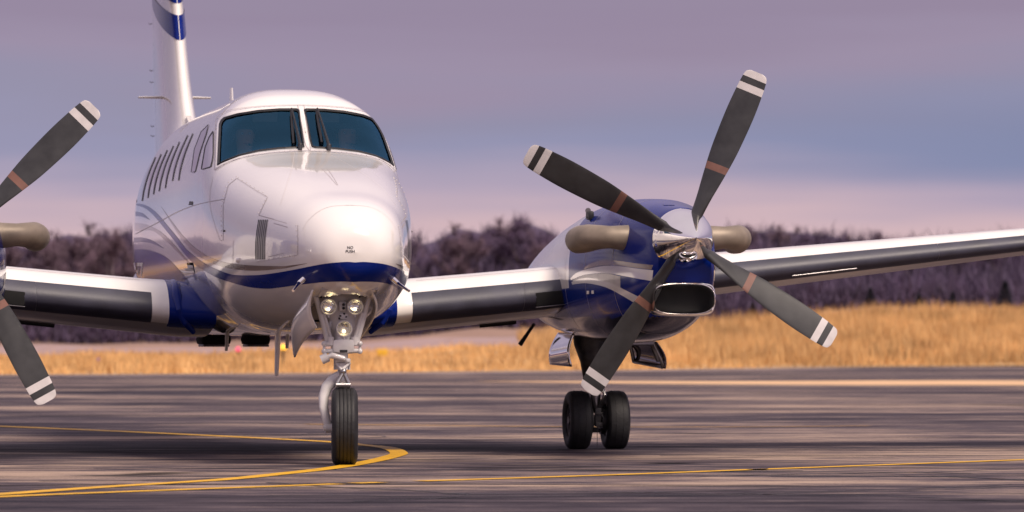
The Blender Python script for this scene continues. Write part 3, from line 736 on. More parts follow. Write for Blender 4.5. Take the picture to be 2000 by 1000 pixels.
# ---- nose gear
ng = empty('nose_gear', (0,0,0), 0, plane)
def at(px, py, y=0.0): return P(px, py, y)
# tyre with five ribs, turned slightly
def wheel_profile(r, w_, ribs=0):
    pf = [(-w_*.30,r*.50),(-w_*.42,r*.56),(-w_*.49,r*.68),(-w_*.50,r*.80),(-w_*.46,r*.90),(-w_*.38,r*.965)]
    if ribs:
        e0, e1 = -w_*.36, w_*.36; seg = (e1-e0)/ribs
        for i in range(ribs):
            a, b_ = e0+i*seg, e0+(i+1)*seg; rr = r*(1-.022*abs((i-(ribs-1)/2)/(ribs/2))**2)
            pf += [(a+seg*.07,rr-.001),(a+seg*.16,rr),(b_-seg*.16,rr),(b_-seg*.07,rr-.001)]
            if i < ribs-1: pf += [(b_-seg*.05,rr-.009),(b_+seg*.05,rr-.009)]
    else: pf += [(-w_*.25,r*.992),(-w_*.1,r),(w_*.1,r),(w_*.25,r*.992)]
    pf += [(w_*.38,r*.965),(w_*.46,r*.90),(w_*.50,r*.80),(w_*.49,r*.68),(w_*.42,r*.56),(w_*.30,r*.50)]
    return pf
def flatten(mb, z0=0.001):
    mb.v = [(x, y, max(z, z0)) for x, y, z in mb.v]
st = R(-7); wax = Vector((math.cos(st), math.sin(st), 0))
wc = Vector((0,0,.272)); m = MB(); m.lathe(wheel_profile(.280,.185,5), wc, wax, n=96); flatten(m); m.build('tyre', M['tyre'], ng, ang=30)
m = MB(); m.lathe([(-.085,.0),(-.085,.05),(-.06,.07),(-.05,.12),(-.062,.15),(.062,.15),(.05,.12),(.06,.07),(.085,.05),(.085,0)], wc, wax, n=48); m.build('wheel_rim', M['rim'], ng)
y0 = 0.02
# single-sided fork
m = MB(); fk = [at(664,735,y0+.05),at(652,742,y0+.07),at(638,756,y0+.06),at(632,775,y0+.04),at(632,795,y0+.02),at(637,818,y0+.0),at(642,836,y0)]
m.tube(fk, [.042,.046,.040,.036,.033,.030,.028], n=16, sq=.8); m.tube([at(635,836,y0),at(652,836,y0)], .034, n=18); m.tube([at(632,836,y0),at(636,836,y0)], .02, n=10)
m.build('fork', M['gear'], ng)
# strut, collar and drag brace
m = MB()
m.tube([at(669,640,.06),at(669,688,.04)], [.055,.066], n=28); m.tube([at(669,664,.05),at(669,690,.045)], .078, n=28)
m.box(at(669,676,.03), (.16,.13,.10), bev=.3)
m.tube([at(669,688,.04),at(668,716,.035)], .040, n=22); m.tube([at(668,709,.035),at(668,722,.035)], .060, n=22); m.tube([at(668,716,.035),at(668,735,.03)], .032, n=18)
m.tube([at(655,708,-.0),at(668,724,-.03),at(682,708,-.0)], .016, n=10); m.box(at(668,704,.02),(.11,.10,.03), bev=.3)
for a_, b2_ in (((632,672),(705,671)), ((632,686),(706,685))): m.tube([at(*a_,.0), at(*b2_,.0)], .017, n=12)
for x_ in (633, 703): m.tube([at(x_,668,.0), at(x_,690,.0)], .010, n=10); m.sphere(at(x_,671,-.01), .020, n=10); m.sphere(at(x_,686,-.01), .020, n=10)
m.build('shock_strut', M['gear'], ng)
m = MB(); m.tube([at(668,722,.02),at(668,760,.03)], .026, n=18); m.build('strut_piston', M['steel'], ng)
for p0, p1 in ((at(654,700,-.01),at(654,722,-.01)),(at(683,700,-.01),at(680,722,-.01))): m = MB(); m.tube([p0, p1], .007, n=8); m.build('brake_line', M['steel'], ng)
m = MB(); m.box(at(671,686,-.06),(.055,.006,.02)); m.build('data_plate', M['brake'], ng)
m = MB()  # shimmy damper
m.tube([at(628,703,-.04),at(641,697,-.05)], .034, n=18); m.tube([at(640,697,-.05),at(648,694,-.06),at(672,700,-.06)], [.016,.022,.018], n=14); m.tube([at(672,700,-.06),at(677,706,-.03)], .014, n=10); m.build('shimmy_damper', M['gear'], ng)
m = MB()  # torque link
apex = at(671,726,-.05)
for e2 in (at(657,752,-.07), at(683,752,-.07)): m.tube([apex, e2], [.012,.012], n=8)
m.tube([at(656,752,-.07), at(684,752,-.07)], .018, n=12); m.sphere(apex, .022, n=10); m.box(at(670,743,-.05),(.06,.01,.05)); m.build('torque_link', M['steel'], ng)
# braces in V form
m = MB()
for p0, p1, r_ in (((614,565),(640,668),.021),((632,612),(648,664),.014),((725,565),(697,668),.021),((708,610),(692,664),.014)):
    m.tube([at(*p0,.0), at(*p1,.02)], [r_, r_*.9], n=12)
m.tube([at(645,628,.06),at(641,664,.05)], .016, n=10)
for px_, py_ in ((646,668),(692,668)): m.tube([at(px_,658,-.0), at(px_,674,-.0)], .024, n=12)
m.build('drag_brace', M['gear'], ng)
# back plate carrying the lamps
m = MB(); rows = []
for py_, x0_, x1_ in ((558,612,728),(580,618,720),(600,627,711),(620,640,700),(640,646,694),(664,651,688)):
    rows.append([at(x0_+(x1_-x0_)*t, py_, .08-.03*math.cos((t-.5)*math.pi)) for t in np.linspace(0,1,9)])
m.grid(rows); plate = m.build('lamp_plate', M['gear'], ng); ms = plate.modifiers.new('t','SOLIDIFY'); ms.thickness = .012
for (px_, py_) in ((630,574),(633,579),(627,580),(705,575),(702,579),(665,617),(672,613),(676,619),(663,622)): m = MB(); m.sphere(at(px_,py_,.02), .009, n=8); m.build('fastener', M['brake'], ng)
m = MB(); m.box(at(669,598,.02),(.05,.03,.066), mi=1); m.sphere(at(671,595,.0), .011, n=8); m.sphere(at(671,602,.0), .011, n=8)
m.build('wiring_box', [M['brake'], M['gear']], ng); m = MB(); m.box(at(671,618,.03),(.06,.03,.04), mi=1)
m.build('wiring_box', [M['brake'], M['gear']], ng)
for (px_, py_, r_) in ((641.5,599,.056),(693.5,599,.056),(672,642,.055)):
    c_ = at(px_, py_, -.02); q = MB()
    q.lathe([(.10,.03),(.06,.052),(.0,r_+.002),(-.012,r_+.004),(-.014,r_-.002),(-.006,r_-.006),(-.004,r_-.007)], c_, (0,1,0), n=36); q.tube([c_+Vector((0,-.005,-r_-.0)), c_+Vector((0,-.005,-r_-.02))], .006, n=8)
    lo = q.build('landing_light', M['gear'], ng)
    q = MB(); q.lathe([(-.002,r_-.004,0),(.002,r_-.007,0)], c_, (0,1,0), n=32, mi=0); q.lathe([(.0,r_-.008),(.006,(r_-.008)*.95),(.03,.03),(.04,.0)], c_, (0,1,0), n=36, mi=1)
    q.build('reflector', [M['dark'], M['lens']], lo)
    q = MB(); q.sphere(c_+Vector((.0,.008,-.018)), .013, n=12); q.build('bulb', M['bulb'], lo)
# wheel bay lining
m = MB(); rows = []
for y_ in np.linspace(-.28, 1.02, 8):
    zb = interp(y_, FA[:,0], FA[:,2]); rows.append([(.2*math.copysign(min(1,abs(x)*1.3),x), y_, zb+.02+.40*(1-abs(x)**4)) for x in np.linspace(-1,1,11)])
m.grid(rows); m.add(rows[-1], [tuple(range(11))]); m.add(rows[0], [tuple(range(11))]); m.build('wheel_bay', M['under'], ng)
def door(cs, bulge, name='gear_door', mirrorx=False, mt='white'):
    m = MB(); n = 14; a, b_, c_, d_ = [Vector(c) for c in cs]; rows = []
    for i in range(n+1):
        u = i/n; r_ = []
        for j in range(n+1):
            v = j/n; p = a*(1-u)*(1-v)+b_*u*(1-v)+c_*u*v+d_*(1-u)*v
            r_.append(p+Vector(bulge)*math.sin(math.pi*v*.9)*(.4+.6*math.sin(math.pi*u)))
        rows.append(r_)
    m.grid(rows); o = m.build(name, M[mt], ng if name == 'gear_door' else None, ang=60); s_ = o.modifiers.new('t','SOLIDIFY'); s_.thickness = .012; s_.offset = 0; return o
door([at(611,566,-.22), at(588,612,.75), at(579,698,.80), at(622,640,-.1)], (-.10,0,-.0)); 
door([at(722,562,-.22), at(700,600,.75), at(692,672,.75), at(733,610,-.05)], (.06,0,0))

# ---- main gear
def main_gear(sgn):
    g = empty('main_gear', (0,0,0), 0, plane); X = sgn*2.69; Y = 4.52
    for dx in (-.152, .158):
        c_ = Vector((X+dx, Y, .234)); m = MB(); m.lathe(wheel_profile(.241,.185), c_, (1,0,0), n=72); flatten(m)
        for gx in (-.03,.03): m.lathe([(gx-.003,.2405),(gx-.002,.2425),(gx+.002,.2425),(gx+.003,.2405)], c_, (1,0,0), n=64)
        m.build('tyre', M['tyre'], g, ang=30)
        m = MB(); m.lathe([(-.075,0),(-.078,.03),(-.05,.045),(-.035,.09),(-.06,.112),(-.066,.128),(.066,.128),(.06,.112),(.035,.09),(.05,.045),(.078,.03),(.075,0)], c_, (1,0,0), n=40)
        for k in range(8):
            a = k*math.pi/4
            for s_ in (-1,1): m.tube([c_+Vector((s_*.04,.07*math.cos(a),.07*math.sin(a))), c_+Vector((s_*.058,.07*math.cos(a),.07*math.sin(a)))], .008, n=6)
        m.build('wheel_rim', M['rim'], g)
    m = MB(); m.tube([(X-.10,Y,.234),(X+.10,Y,.234)], .035, n=16)
    for dx in (-.055,.055): m.lathe([(-.018,.06),(-.02,.115),(.02,.115),(.018,.06)], (X+dx,Y,.234), (1,0,0), n=36)
    for k in range(7):
        a = math.pi*(.1+.3*k); m.box((X, Y+.09*math.cos(a)*-1, .234+.09*math.sin(a)), (.06,.03,.03))
    m.box((X,Y-.09,.26),(.05,.04,.15)); m.box((X+.005,Y-.115,.20),(.055,.02,.035)); m.box((X,Y-.115,.29),(.06,.02,.02)); m.build('brake_assembly', M['brake'], g)
    m = MB(); m.tube([(X,Y,.30),(X-.005,Y,.52)], .042, n=22); m.build('strut_piston', M['steel'], g); m = MB(); m.tube([(X-.07,Y-.04,.35),(X-.062,Y-.03,.48)], .010, n=8); m.build('brake_line', M['steel'], g)
    m = MB(); m.tube([(X-.005,Y,.49),(X-.01,Y+.0,.53),(X-.02,Y+.02,.72),(X-.04,Y+.03,.86),(X-.05,Y+.04,1.1)], [.055,.085,.105,.135,.15], n=24)
    m.tube([(X-.08,Y+.25,1.05),(X-.02,Y+.02,.60)], .03, n=12); m.tube([(X-.01,Y-.02,.66),(X+.10,Y-.02,.745)], [.03,.012], n=10); m.tube([(X+.13,Y-.02,.69),(X+.13,Y-.02,.77)], .015, n=10); m.tube([(X+.06,Y-.02,.735),(X+.14,Y-.02,.74)], .009, n=8)
    m.tube([(X-.05,Y+.30,.95),(X-.0,Y+.06,.50)], .02, n=10)
    m.build('shock_strut', M['brake'], g)
    m = MB()
    m.tube([(X-.02,Y-.075,.55),(X-.05,Y-.13,.44),(X-.02,Y-.06,.34)], [.018,.014,.018], n=8); m.tube([(X+.02,Y-.075,.55),(X+.05,Y-.13,.44),(X+.02,Y-.06,.34)], [.018,.014,.018], n=8); m.build('torque_link', M['steel'], g)
    m = MB(); m.tube([(X-.01,Y-.11,.20),(X-.012,Y-.12,.01)], .0025, n=5); m.build('grounding_wire', M['dark'], g)
    for s_, out_, mt in ((-1, [(1091,650),(1122,650),(1124,716),(1082,712)], 'chrome'), (1, [(1226,668),(1282,668),(1292,720),(1228,708)], 'polish')):
        c4 = [P(*out_[0], 4.0), P(*out_[1], 4.0+.02), P(*out_[2], 4.1), P(*out_[3], 4.1)]
        if s_ < 0: c4 = [P(*out_[0], 4.75), P(*out_[1], 4.1), P(*out_[2], 4.1), P(*out_[3], 4.75)]
        else: c4 = [P(*out_[0], 4.75), P(*out_[1], 4.0), P(*out_[2], 4.0), P(*out_[3], 4.75)]
        m = MB(); n = 12; rows = []
        a, b_, c_, d_ = c4
        for i in range(n+1):
            u = i/n; rows.append([])
            for j in range(n+1):
                v = j/n; rows[-1].append(a*(1-u)*(1-v)+b_*u*(1-v)+c_*u*v+d_*(1-u)*v+Vector((s_*.05*math.sin(math.pi*v*.8), 0, 0)))
        m.grid(rows)
        if s_ > 0:
            e = [rows[0][0], rows[-1][0], rows[-1][-1], rows[0][-1], rows[0][0]]
            m.tube([p+(-(p-sum(e[:4], Vector())/4)*.12)+Vector((0,-.01,0)) for p in e], .012, n=6, mi=1); m.tube([rows[9][2]+Vector((0,-.02,0)), rows[9][9]+Vector((0,-.02,0))], .014, n=6, mi=1)
        if sgn < 0: m = m.mirrored()
        o = m.build('gear_door', [M[mt], M['steel']], g, ang=50); so_ = o.modifiers.new('t','SOLIDIFY'); so_.thickness = .012; so_.offset = 0
    return g
main_gear(1); main_gear(-1)

# ------------------------------------------------------------------ ground
def sstep(a, b, x): t = np.clip((x-a)/(b-a), 0, 1); return t*t*(3-2*t)
def height(X, Y):
    X = np.asarray(X, float); Y = np.asarray(Y, float)
    r = X/np.maximum(Y, 60)*F+1000
    A = np.interp(r, [-3000,600,900,1100,1300,1700,2000,5000], [.28,.30,.68,.90,1.30,1.95,1.95,2.0])
    B = np.interp(r, [-3000,300,700,950,1250,1450,1700,2000,5000], [.7,.75,.95,1.8,1.5,2.3,3.3,3.0,3.2])
    s1 = sstep(150, 228, Y); s2 = sstep(238, 330, Y)
    h = A*s1*(1-s2)+B*s2*s1
    h = h + sstep(360, 520, Y)*3.2 + sstep(500, 900, Y)*6
    wob = .10*np.sin(X*.31+1.3)*np.sin(Y*.06)+.06*np.sin(X*.83+Y*.11)
    return h+wob*sstep(150, 200, Y)
def ground_mat():
    m = bpy.data.materials.new('light_streaked_asphalt'); m.use_nodes = True; t = m.node_tree; P_ = t.nodes['Principled BSDF']; n_ = t.nodes.new; l_ = t.links.new
    tcn = n_('ShaderNodeTexCoord')
    def nse(sc, scale=(1,1,1), det=6, rough=.6):
        mp_ = n_('ShaderNodeMapping'); mp_.inputs['Scale'].default_value = scale; l_(tcn.outputs['Object'], mp_.inputs[0])
        q = n_('ShaderNodeTexNoise'); q.inputs['Scale'].default_value = sc; q.inputs['Detail'].default_value = det; q.inputs['Roughness'].default_value = rough; l_(mp_.outputs[0], q.inputs['Vector']); return q
    big = nse(.22, (.5,1,1)); mid0 = nse(1.5, (.30,1,1), 10, .78); thin = nse(5.5, (.16,1,1), 8, .7)
    mid = n_('ShaderNodeMix'); mid.inputs[0].default_value = .45; l_(mid0.outputs[0], mid.inputs[2]); l_(thin.outputs[0], mid.inputs[3]); fine = nse(45)
    mixn = n_('ShaderNodeMix'); mixn.inputs[0].default_value = .62; l_(big.outputs[0], mixn.inputs[2]); l_(mid.outputs[0], mixn.inputs[3])
    r = n_('ShaderNodeValToRGB'); l_(mixn.outputs[0], r.inputs[0]); e_ = r.color_ramp.elements
    e_[0].position = .435; e_[0].color = (.019,.016,.025,1); e_[1].position = .57; e_[1].color = (.37,.275,.215,1)  # pale warm end paints horizon light caught on the tarmac as streaks
    q = e_.new(.50); q.color = (.084,.066,.078,1)
    # cracks / tar seams
    cm = n_('ShaderNodeMapping'); cm.inputs['Scale'].default_value = (.06,.55,1); cm.inputs['Rotation'].default_value = (0,0,.03); l_(tcn.outputs['Object'], cm.inputs[0])
    wn = n_('ShaderNodeTexNoise'); wn.inputs['Scale'].default_value = 2.2; l_(cm.outputs[0], wn.inputs['Vector'])
    vm = n_('ShaderNodeVectorMath'); vm.operation = 'MULTIPLY_ADD'; l_(wn.outputs['Color'], vm.inputs[0]); vm.inputs[1].default_value = (.7,.7,0); l_(cm.outputs[0], vm.inputs[2])
    vo = n_('ShaderNodeTexVoronoi'); vo.feature = 'DISTANCE_TO_EDGE'; vo.inputs['Scale'].default_value = 1.0; l_(vm.outputs[0], vo.inputs['Vector'])
    cr_ = n_('ShaderNodeMapRange'); l_(vo.outputs['Distance'], cr_.inputs[0]); cr_.inputs[1].default_value = .008; cr_.inputs[2].default_value = .022
    mm = n_('ShaderNodeMix'); mm.data_type = 'RGBA'; mm.blend_type = 'MULTIPLY'; mm.inputs[0].default_value = .85; l_(r.outputs[0], mm.inputs[6])
    cc = n_('ShaderNodeCombineColor'); [l_(cr_.outputs[0], cc.inputs[i]) for i in range(3)]; l_(cc.outputs[0], mm.inputs[7])
    fm = n_('ShaderNodeMix'); fm.data_type = 'RGBA'; fm.blend_type = 'OVERLAY'; fm.inputs[0].default_value = .5; l_(mm.outputs[2], fm.inputs[6]); l_(fine.outputs['Fac'], fm.inputs[7])
    l_(fm.outputs[2], P_.inputs['Base Color'])
    rr = n_('ShaderNodeMapRange'); l_(mid.outputs[0], rr.inputs[0]); rr.inputs[1].default_value = .35; rr.inputs[2].default_value = .65; rr.inputs[3].default_value = .9; rr.inputs[4].default_value = .68; l_(rr.outputs[0], P_.inputs['Roughness'])
    b_ = n_('ShaderNodeBump'); b_.inputs['Strength'].default_value = .35; b_.inputs['Distance'].default_value = .01; l_(fine.outputs['Fac'], b_.inputs['Height']); l_(b_.outputs[0], P_.inputs['Normal'])
    P_.inputs['Specular IOR Level'].default_value = .12
    return m
def sheet(name, poly, z, m):
    mb = MB(); mb.add([(x, y, z) for x, y in poly], [tuple(range(len(poly)))]); o = mb.build(name, m, None, smooth=False); return tag(o, kind='structure')
def terr(xs, ys, z0, name, m):
    XX, YY = np.meshgrid(xs, ys); ZZ = height(XX, YY)+z0; mb = MB(); mb.grid([[tuple((XX[i,j],YY[i,j],ZZ[i,j])) for j in range(XX.shape[1])] for i in range(XX.shape[0])]); return mb.build(name, m, None, merge=False)
M['asphalt'] = ground_mat()
M['soil'] = mat('dry_ground', (.27,.17,.125), .95, noise=(.12,.35,(1,3,1)), bump=(3,.4))
M['grass'] = mat('dry_golden_grass', (.48,.30,.13), .9, noise=(.12,.4,(1,2.5,1)), bump=(6,.5))
M['blades'] = mat('dry_grass_blades', (.58,.35,.145), .85, noise=(.16,.45))
M['yellow'] = mat('yellow_line_paint', (.66,.36,.006), .6, noise=(7,.35,(1,3,1)), bump=(40,.2))
M['paleyellow'] = mat('worn_yellow_line_paint', (.42,.24,.06), .7, noise=(5,.5,(1,3,1)))
xs = np.concatenate([[-2500,-1200,-600,-300,-160],np.linspace(-110,110,150),[160,300,600,1200,2500]])
ysg = np.concatenate([[-2500,-600,-100,0,60,100],np.linspace(110,420,120),[450,500,560,650,800,1000,1500,2500,4500]])
tag(terr(xs, ysg, -.03, 'ground', M['soil']), kind='structure')
EDGE = lambda x: float(np.interp(x, [-60,-14,-6,2,10,20,60], [116,118,124,136,152,158,160]))
ex = list(np.linspace(-60, 60, 25))
sheet('tarmac', [(-300,-120),(300,-120),(300,165)]+[(x, EDGE(x)) for x in reversed(ex)]+[(-300,114)], 0.0, M['asphalt'])
def band(name, pts, ws, z, m, n=90, trim=None):
    A_ = smooth(pts, n); T = np.gradient(A_, axis=0); T /= np.hypot(*T.T)[:,None]; Nn = np.stack([-T[:,1], T[:,0]], 1)
    W = np.interp(np.linspace(0,1,n), np.linspace(0,1,len(ws)), ws)[:,None]/2
    L_, R_ = A_+Nn*W, A_-Nn*W; mb = MB(); mb.grid([[(*L_[i], z), (*R_[i], z)] for i in range(n)]); return tag(mb.build(name, m, None, smooth=False), kind='structure')
def g(px, py): D = CAMZ*F/(py-666); return ((px-1000)/F*D, D)
band('yellow_lead_in_line', [g(-300,822),g(0,833),g(300,846),g(620,862),g(700,869),g(756,875),g(779,885),g(765,892),g(720,902.5),g(650,914.5),g(540,927),g(425,938),g(200,952),g(0,966),g(-300,985)], [.24,.2,.17,.15,.14,.15,.16,.18], .004, M['yellow'], 200)
band('yellow_taxi_line', [g(-250,985),g(0,971),g(300,959),g(660,946)], [.16,.15,.15], .004, M['yellow'], 60)
band('yellow_taxi_line', [g(690,944.5),g(745,943)], [.15,.15], .004, M['yellow'], 10)
band('yellow_taxi_line', [g(820,940.5),g(1200,928),g(1490,917),g(1495,917),g(2000,898.5),g(2500,880)], [.15,.14,.14,.15], .004, M['yellow'], 90)
band('faded_yellow_line', [g(600,829),g(1150,834),g(1450,834),g(1700,832)], [.25,.2,.12], .004, M['paleyellow'], 50)
# dark sealed cracks wandering over the old asphalt
M['tar'] = mat('crack_sealant', (.016,.014,.017), .55, noise=(9,.3))
mb = MB(); rc = random.Random(5)
for i in range(64):
    y_ = 26+84*(i/64)**1.5+rc.uniform(-1,1); x_ = rc.uniform(-.11,.10)*y_; L_c = rc.uniform(1.5,7); a_ = rc.gauss(0,.12) if rc.random() < .8 else rc.uniform(.5,1.5); pts_ = []
    for k in range(26):
        a_ += rc.gauss(0,.16); x_ += L_c/26*math.cos(a_); y_ += L_c/26*math.sin(a_)*.8; pts_.append((x_, y_))
    w_ = rc.uniform(.02,.055); mb.grid([[(px_, py_-w_*rc.uniform(.4,1), .002), (px_+w_*.3, py_+w_*rc.uniform(.4,1), .002)] for px_, py_ in pts_])
tag(mb.build('sealed_cracks', M['tar'], None, smooth=False), kind='structure')
# strip of dry grass across the tarmac on the right, pale edge stripe on the left
M['strip'] = mat('pale_dry_verge', (.62,.40,.22), .9, noise=(.5,.25,(1,3,1)), bump=(6,.4))
band('dry_verge_strip', [g(940,745),g(1150,746),g(1500,747.5),g(2000,748),g(2600,748.5)], [.6,6,11,12,12], .006, M['strip'], 60)
M['edge'] = mat('pale_concrete_edge', (.42,.33,.30), .85, noise=(.6,.3,(1,4,1)))
band('concrete_edge', [(x, EDGE(x)-1.0) for x in np.linspace(-60,60,25)], [2.6,2.4], .004, M['edge'], 120)
# far taxiway band behind the grass on the left
M['far_asphalt'] = mat('far_pale_pavement', (.34,.235,.22), .8, noise=(.3,.2,(1,4,1)))
mb = MB(); xs2 = np.linspace(-120, 6, 60); mb.grid([[(x, y, float(height(x,y))+.03) for x in xs2] for y in (205,215,235,250,262,280)]); tag(mb.build('far_pavement', M['far_asphalt'], None), kind='structure')

# ---- golden grass
def grass_blades(name, regions, label):
    vs, cnt = [], 0; V = []; 
    for (x0, x1, y0_, y1_, n, h0, h1, cond) in regions:
        X = rng.uniform(x0, x1, n); Y = rng.uniform(y0_, y1_, n)
        ok = np.array([cond(a, b) for a, b in zip(X, Y)]) if cond else np.ones(n, bool); X, Y = X[ok], Y[ok]; k = len(X)
        cl = (1+.38*np.sin(X*.55+Y*.13)*np.sin(X*.21-Y*.05+1))*.62+.6*np.clip(np.sin(X*1.7+np.sin(Y*.9)*2)*np.sin(Y*.55+X*.3)+rng.normal(0,.35,k), -.9, 1)
        H = rng.uniform(h0, h1, k)*cl; Z = height(X, Y)-.02; a = rng.uniform(0, 6.28, k); wd = rng.uniform(.015,.04,k); lx, ly = rng.normal(0,.22,k)*H, rng.normal(0,.22,k)*H
        base1 = np.stack([X-np.cos(a)*wd, Y-np.sin(a)*wd, Z], 1); base2 = np.stack([X+np.cos(a)*wd, Y+np.sin(a)*wd, Z], 1); tip = np.stack([X+lx, Y+ly, Z+H], 1)
        V.append(np.stack([base1, base2, tip], 1).reshape(-1, 3))
    V = np.concatenate(V); n = len(V)//3
    me = bpy.data.meshes.new(name); me.vertices.add(len(V)); me.vertices.foreach_set('co', V.ravel()); me.loops.add(len(V)); me.loops.foreach_set('vertex_index', np.arange(len(V), dtype=np.int32))
    me.polygons.add(n); me.polygons.foreach_set('loop_start', np.arange(0, len(V), 3, dtype=np.int32)); me.update(calc_edges=True); me.materials.append(M['blades'])
    o = bpy.data.objects.new(name, me); C.objects.link(o); tag(o, label, 'grass', kind='stuff'); return o
past = lambda x, y: y > EDGE(x)+.5
grass_blades('golden_grass', [(-30, 34, 117, 200, 90000, .15, .45, past), (0, 34, 158, 236, 130000, .35, .85, lambda x, y: x > 1+(y-160)*-.01), (-30, 2, 196, 206, 9000, .1, .4, None)], 'tall dry golden grass along the far side of the tarmac')
def verge_surface():
    mb = MB(); ex2 = np.linspace(-70, 70, 90); rows = []
    for t in np.linspace(0, 1, 26):
        rows.append([(x, EDGE(x)+.3+t*((float(np.interp(x,[-20,0,6],[203,212,236])))-EDGE(x)), float(height(x, EDGE(x)+.3+t*((float(np.interp(x,[-20,0,6],[203,212,236])))-EDGE(x))))+.02) for x in ex2])
    mb.grid(rows); return tag(mb.build('grass_verge', M['grass'], None), kind='structure')
verge_surface()

# ---- woods
M['bark'] = mat('grey_brown_bark', (.13,.095,.10), .9, noise=(4,.3)); M['bark2'] = mat('pale_bark', (.30,.24,.25), .9, noise=(4,.3))
M['twig'] = mat('bare_twigs', (.105,.068,.125), .9, noise=(.9,.45)); M['twig2'] = mat('reddish_bare_twigs', (.150,.097,.130), .9, noise=(.9,.4))  # distance haze put into the twig colours as a purple cast
M['conifer'] = mat('dark_conifer_needles', (.010,.018,.026), .85, noise=(1.5,.5))
M['brush'] = mat('woodland_undergrowth', (.072,.049,.095), .95, noise=(.5,.5))  # undergrowth colour carries the same painted purple haze
def tree_meshes(h, spread, seed, twm, bm_):
    rd = random.Random(seed); t = MB(); tw = []
    def limb(p, d, ln, r, lvl):
        k = 3; pts = [p]; q = p.copy(); dd = d.copy()
        for i in range(k):
            dd = (dd+Vector((rd.gauss(0,.12), rd.gauss(0,.12), rd.gauss(.05,.06)))).normalized(); q = q+dd*ln/k; pts.append(q.copy())
        t.tube(pts, [r*(1-.2*i) for i in range(k+1)], n=5 if lvl < 2 else 3, cap=False)
        if lvl < 3:
            for i in range(4 if lvl else 9):
                f = rd.uniform(.35,1); a = rd.uniform(0, 6.28); idx = min(int(f*k), k-1); bp = pts[idx].lerp(pts[idx+1], f*k-idx)
                nd = (dd*.75+Vector((math.cos(a), math.sin(a), rd.uniform(.0,.5)))*(.75 if lvl == 0 else .6)*spread).normalized()
                limb(bp, nd, ln*rd.uniform(.40,.62), r*.45, lvl+1)
        if lvl >= 2:
            for i in range(20):
                f = rd.uniform(.1, 1); idx = min(int(f*k), k-1); bp = pts[idx].lerp(pts[idx+1], f*k-idx)
                v = Vector((rd.gauss(0,.55), rd.gauss(0,.55), abs(rd.gauss(.35,.5)))).normalized()*rd.uniform(.35,1.0); tw.append((bp, v))
    limb(Vector((0,0,0)), Vector((0,0,1)), h*.62, h*.016, 0)
    t2 = MB(); 
    for bp, v in tw:
        s_ = v.cross(Vector((rd.gauss(0,1), rd.gauss(0,1), rd.gauss(0,1)))).normalized()*.018; mid = bp+v*.55
        t2.add([bp-s_, bp+s_, bp+v, mid+s_*8+v*.25, ], [(0,1,2),(0,1,3)])
    a = t.build('trunk', bm_, None, merge=False); b_ = t2.build('crown', twm, None, smooth=False, merge=False)
    return a, b_
def bare_tree(h, spread, seed, twm, bm_):
    a, b_ = tree_meshes(h, spread, seed, twm, bm_); r = empty('bare_tree'); a.parent = r; b_.parent = r; return r
def conifer(h, seed):
    rd = random.Random(seed); r = empty('evergreen_tree'); t = MB(); t.tube([(0,0,0),(0,0,h*.95)], [h*.022,.02], n=7); t.build('trunk', M['bark'], r)
    c = MB()
    for i in range(2600):
        z = rd.uniform(.05,1)**.9; R0 = (1-z)*h*.27*(.75+.3*math.sin(z*38))+.08; a = rd.uniform(0,6.28); rr = R0*rd.uniform(.35,1)**.5
        p = Vector((rr*math.cos(a), rr*math.sin(a), z*h-rr*.25)); o_ = Vector((math.cos(a), math.sin(a), rd.uniform(-.5,.1)))*rd.uniform(.2,.5); s_ = Vector((-math.sin(a), math.cos(a), rd.gauss(0,.4)))*rd.uniform(.06,.16)
        c.add([p-s_, p+s_, p+o_], [(0,1,2)])
    c.build('crown', M['conifer'], r, smooth=False, merge=False); return r
def copy_tree(o, loc, rz, sc, label, group):
    c = o.copy(); C.objects.link(c); c.location = loc; c.rotation_euler = (0,0,rz); c.scale = (sc, sc, sc*1.0)
    for ch in o.children: d = ch.copy(); C.objects.link(d); d.parent = c
    c['label'] = label; c['category'] = 'tree'; c['group'] = group; return c
protos = [bare_tree(9, .9, 1, M['twig'], M['bark']), bare_tree(9, 1.15, 2, M['twig'], M['bark']), bare_tree(9, .75, 3, M['twig2'], M['bark2']), bare_tree(9, 1.0, 4, M['twig2'], M['bark']), bare_tree(9, 1.05, 5, M['twig'], M['bark2'])]
con = conifer(8, 9)
def treetop(px): return float(np.interp(px, [-400,0,100,200,260,500,800,860,920,960,1010,1060,1120,1300,1420,1480,1560,1620,1700,2000,2400], [446,458,455,440,437,445,446,448,440,426,412,440,450,448,434,440,434,446,462,452,450]))
cnt = 0; rows_ = [(338,10.5),(352,9.5),(368,9)]
for ri, (Y0, stp) in enumerate(rows_):
    px = -420+ri*70
    while px < 2420:
        Y = Y0+random.uniform(-5,5); X = (px-1000)/F*Y; zg = float(height(X, Y)); top = CAMZ+(666-treetop(px)+random.choice((-1,-1,1))*random.uniform(0,13)-(16 if random.random() < .12 else 0)-(8 if ri == 0 else 0))/F*Y
        H = max(4, top-zg); pr = random.choice(protos)
        zt_ = max((v.co.z for v in pr.children[1].data.vertices[:]), default=9) if 'zt' not in pr else pr['zt']; pr['zt'] = zt_
        copy_tree(pr, (X, Y, zg-.1), random.uniform(0,6.28), H/zt_, 'bare grey-purple tree in the leafless wood beyond the airfield', 'leafless trees of the far wood'); cnt += 1
        px += random.uniform(.7,1.3)*stp*7.2
for o in protos:
    del o['zt']
    for ch in list(o.children): bpy.data.objects.remove(ch)
    bpy.data.objects.remove(o)
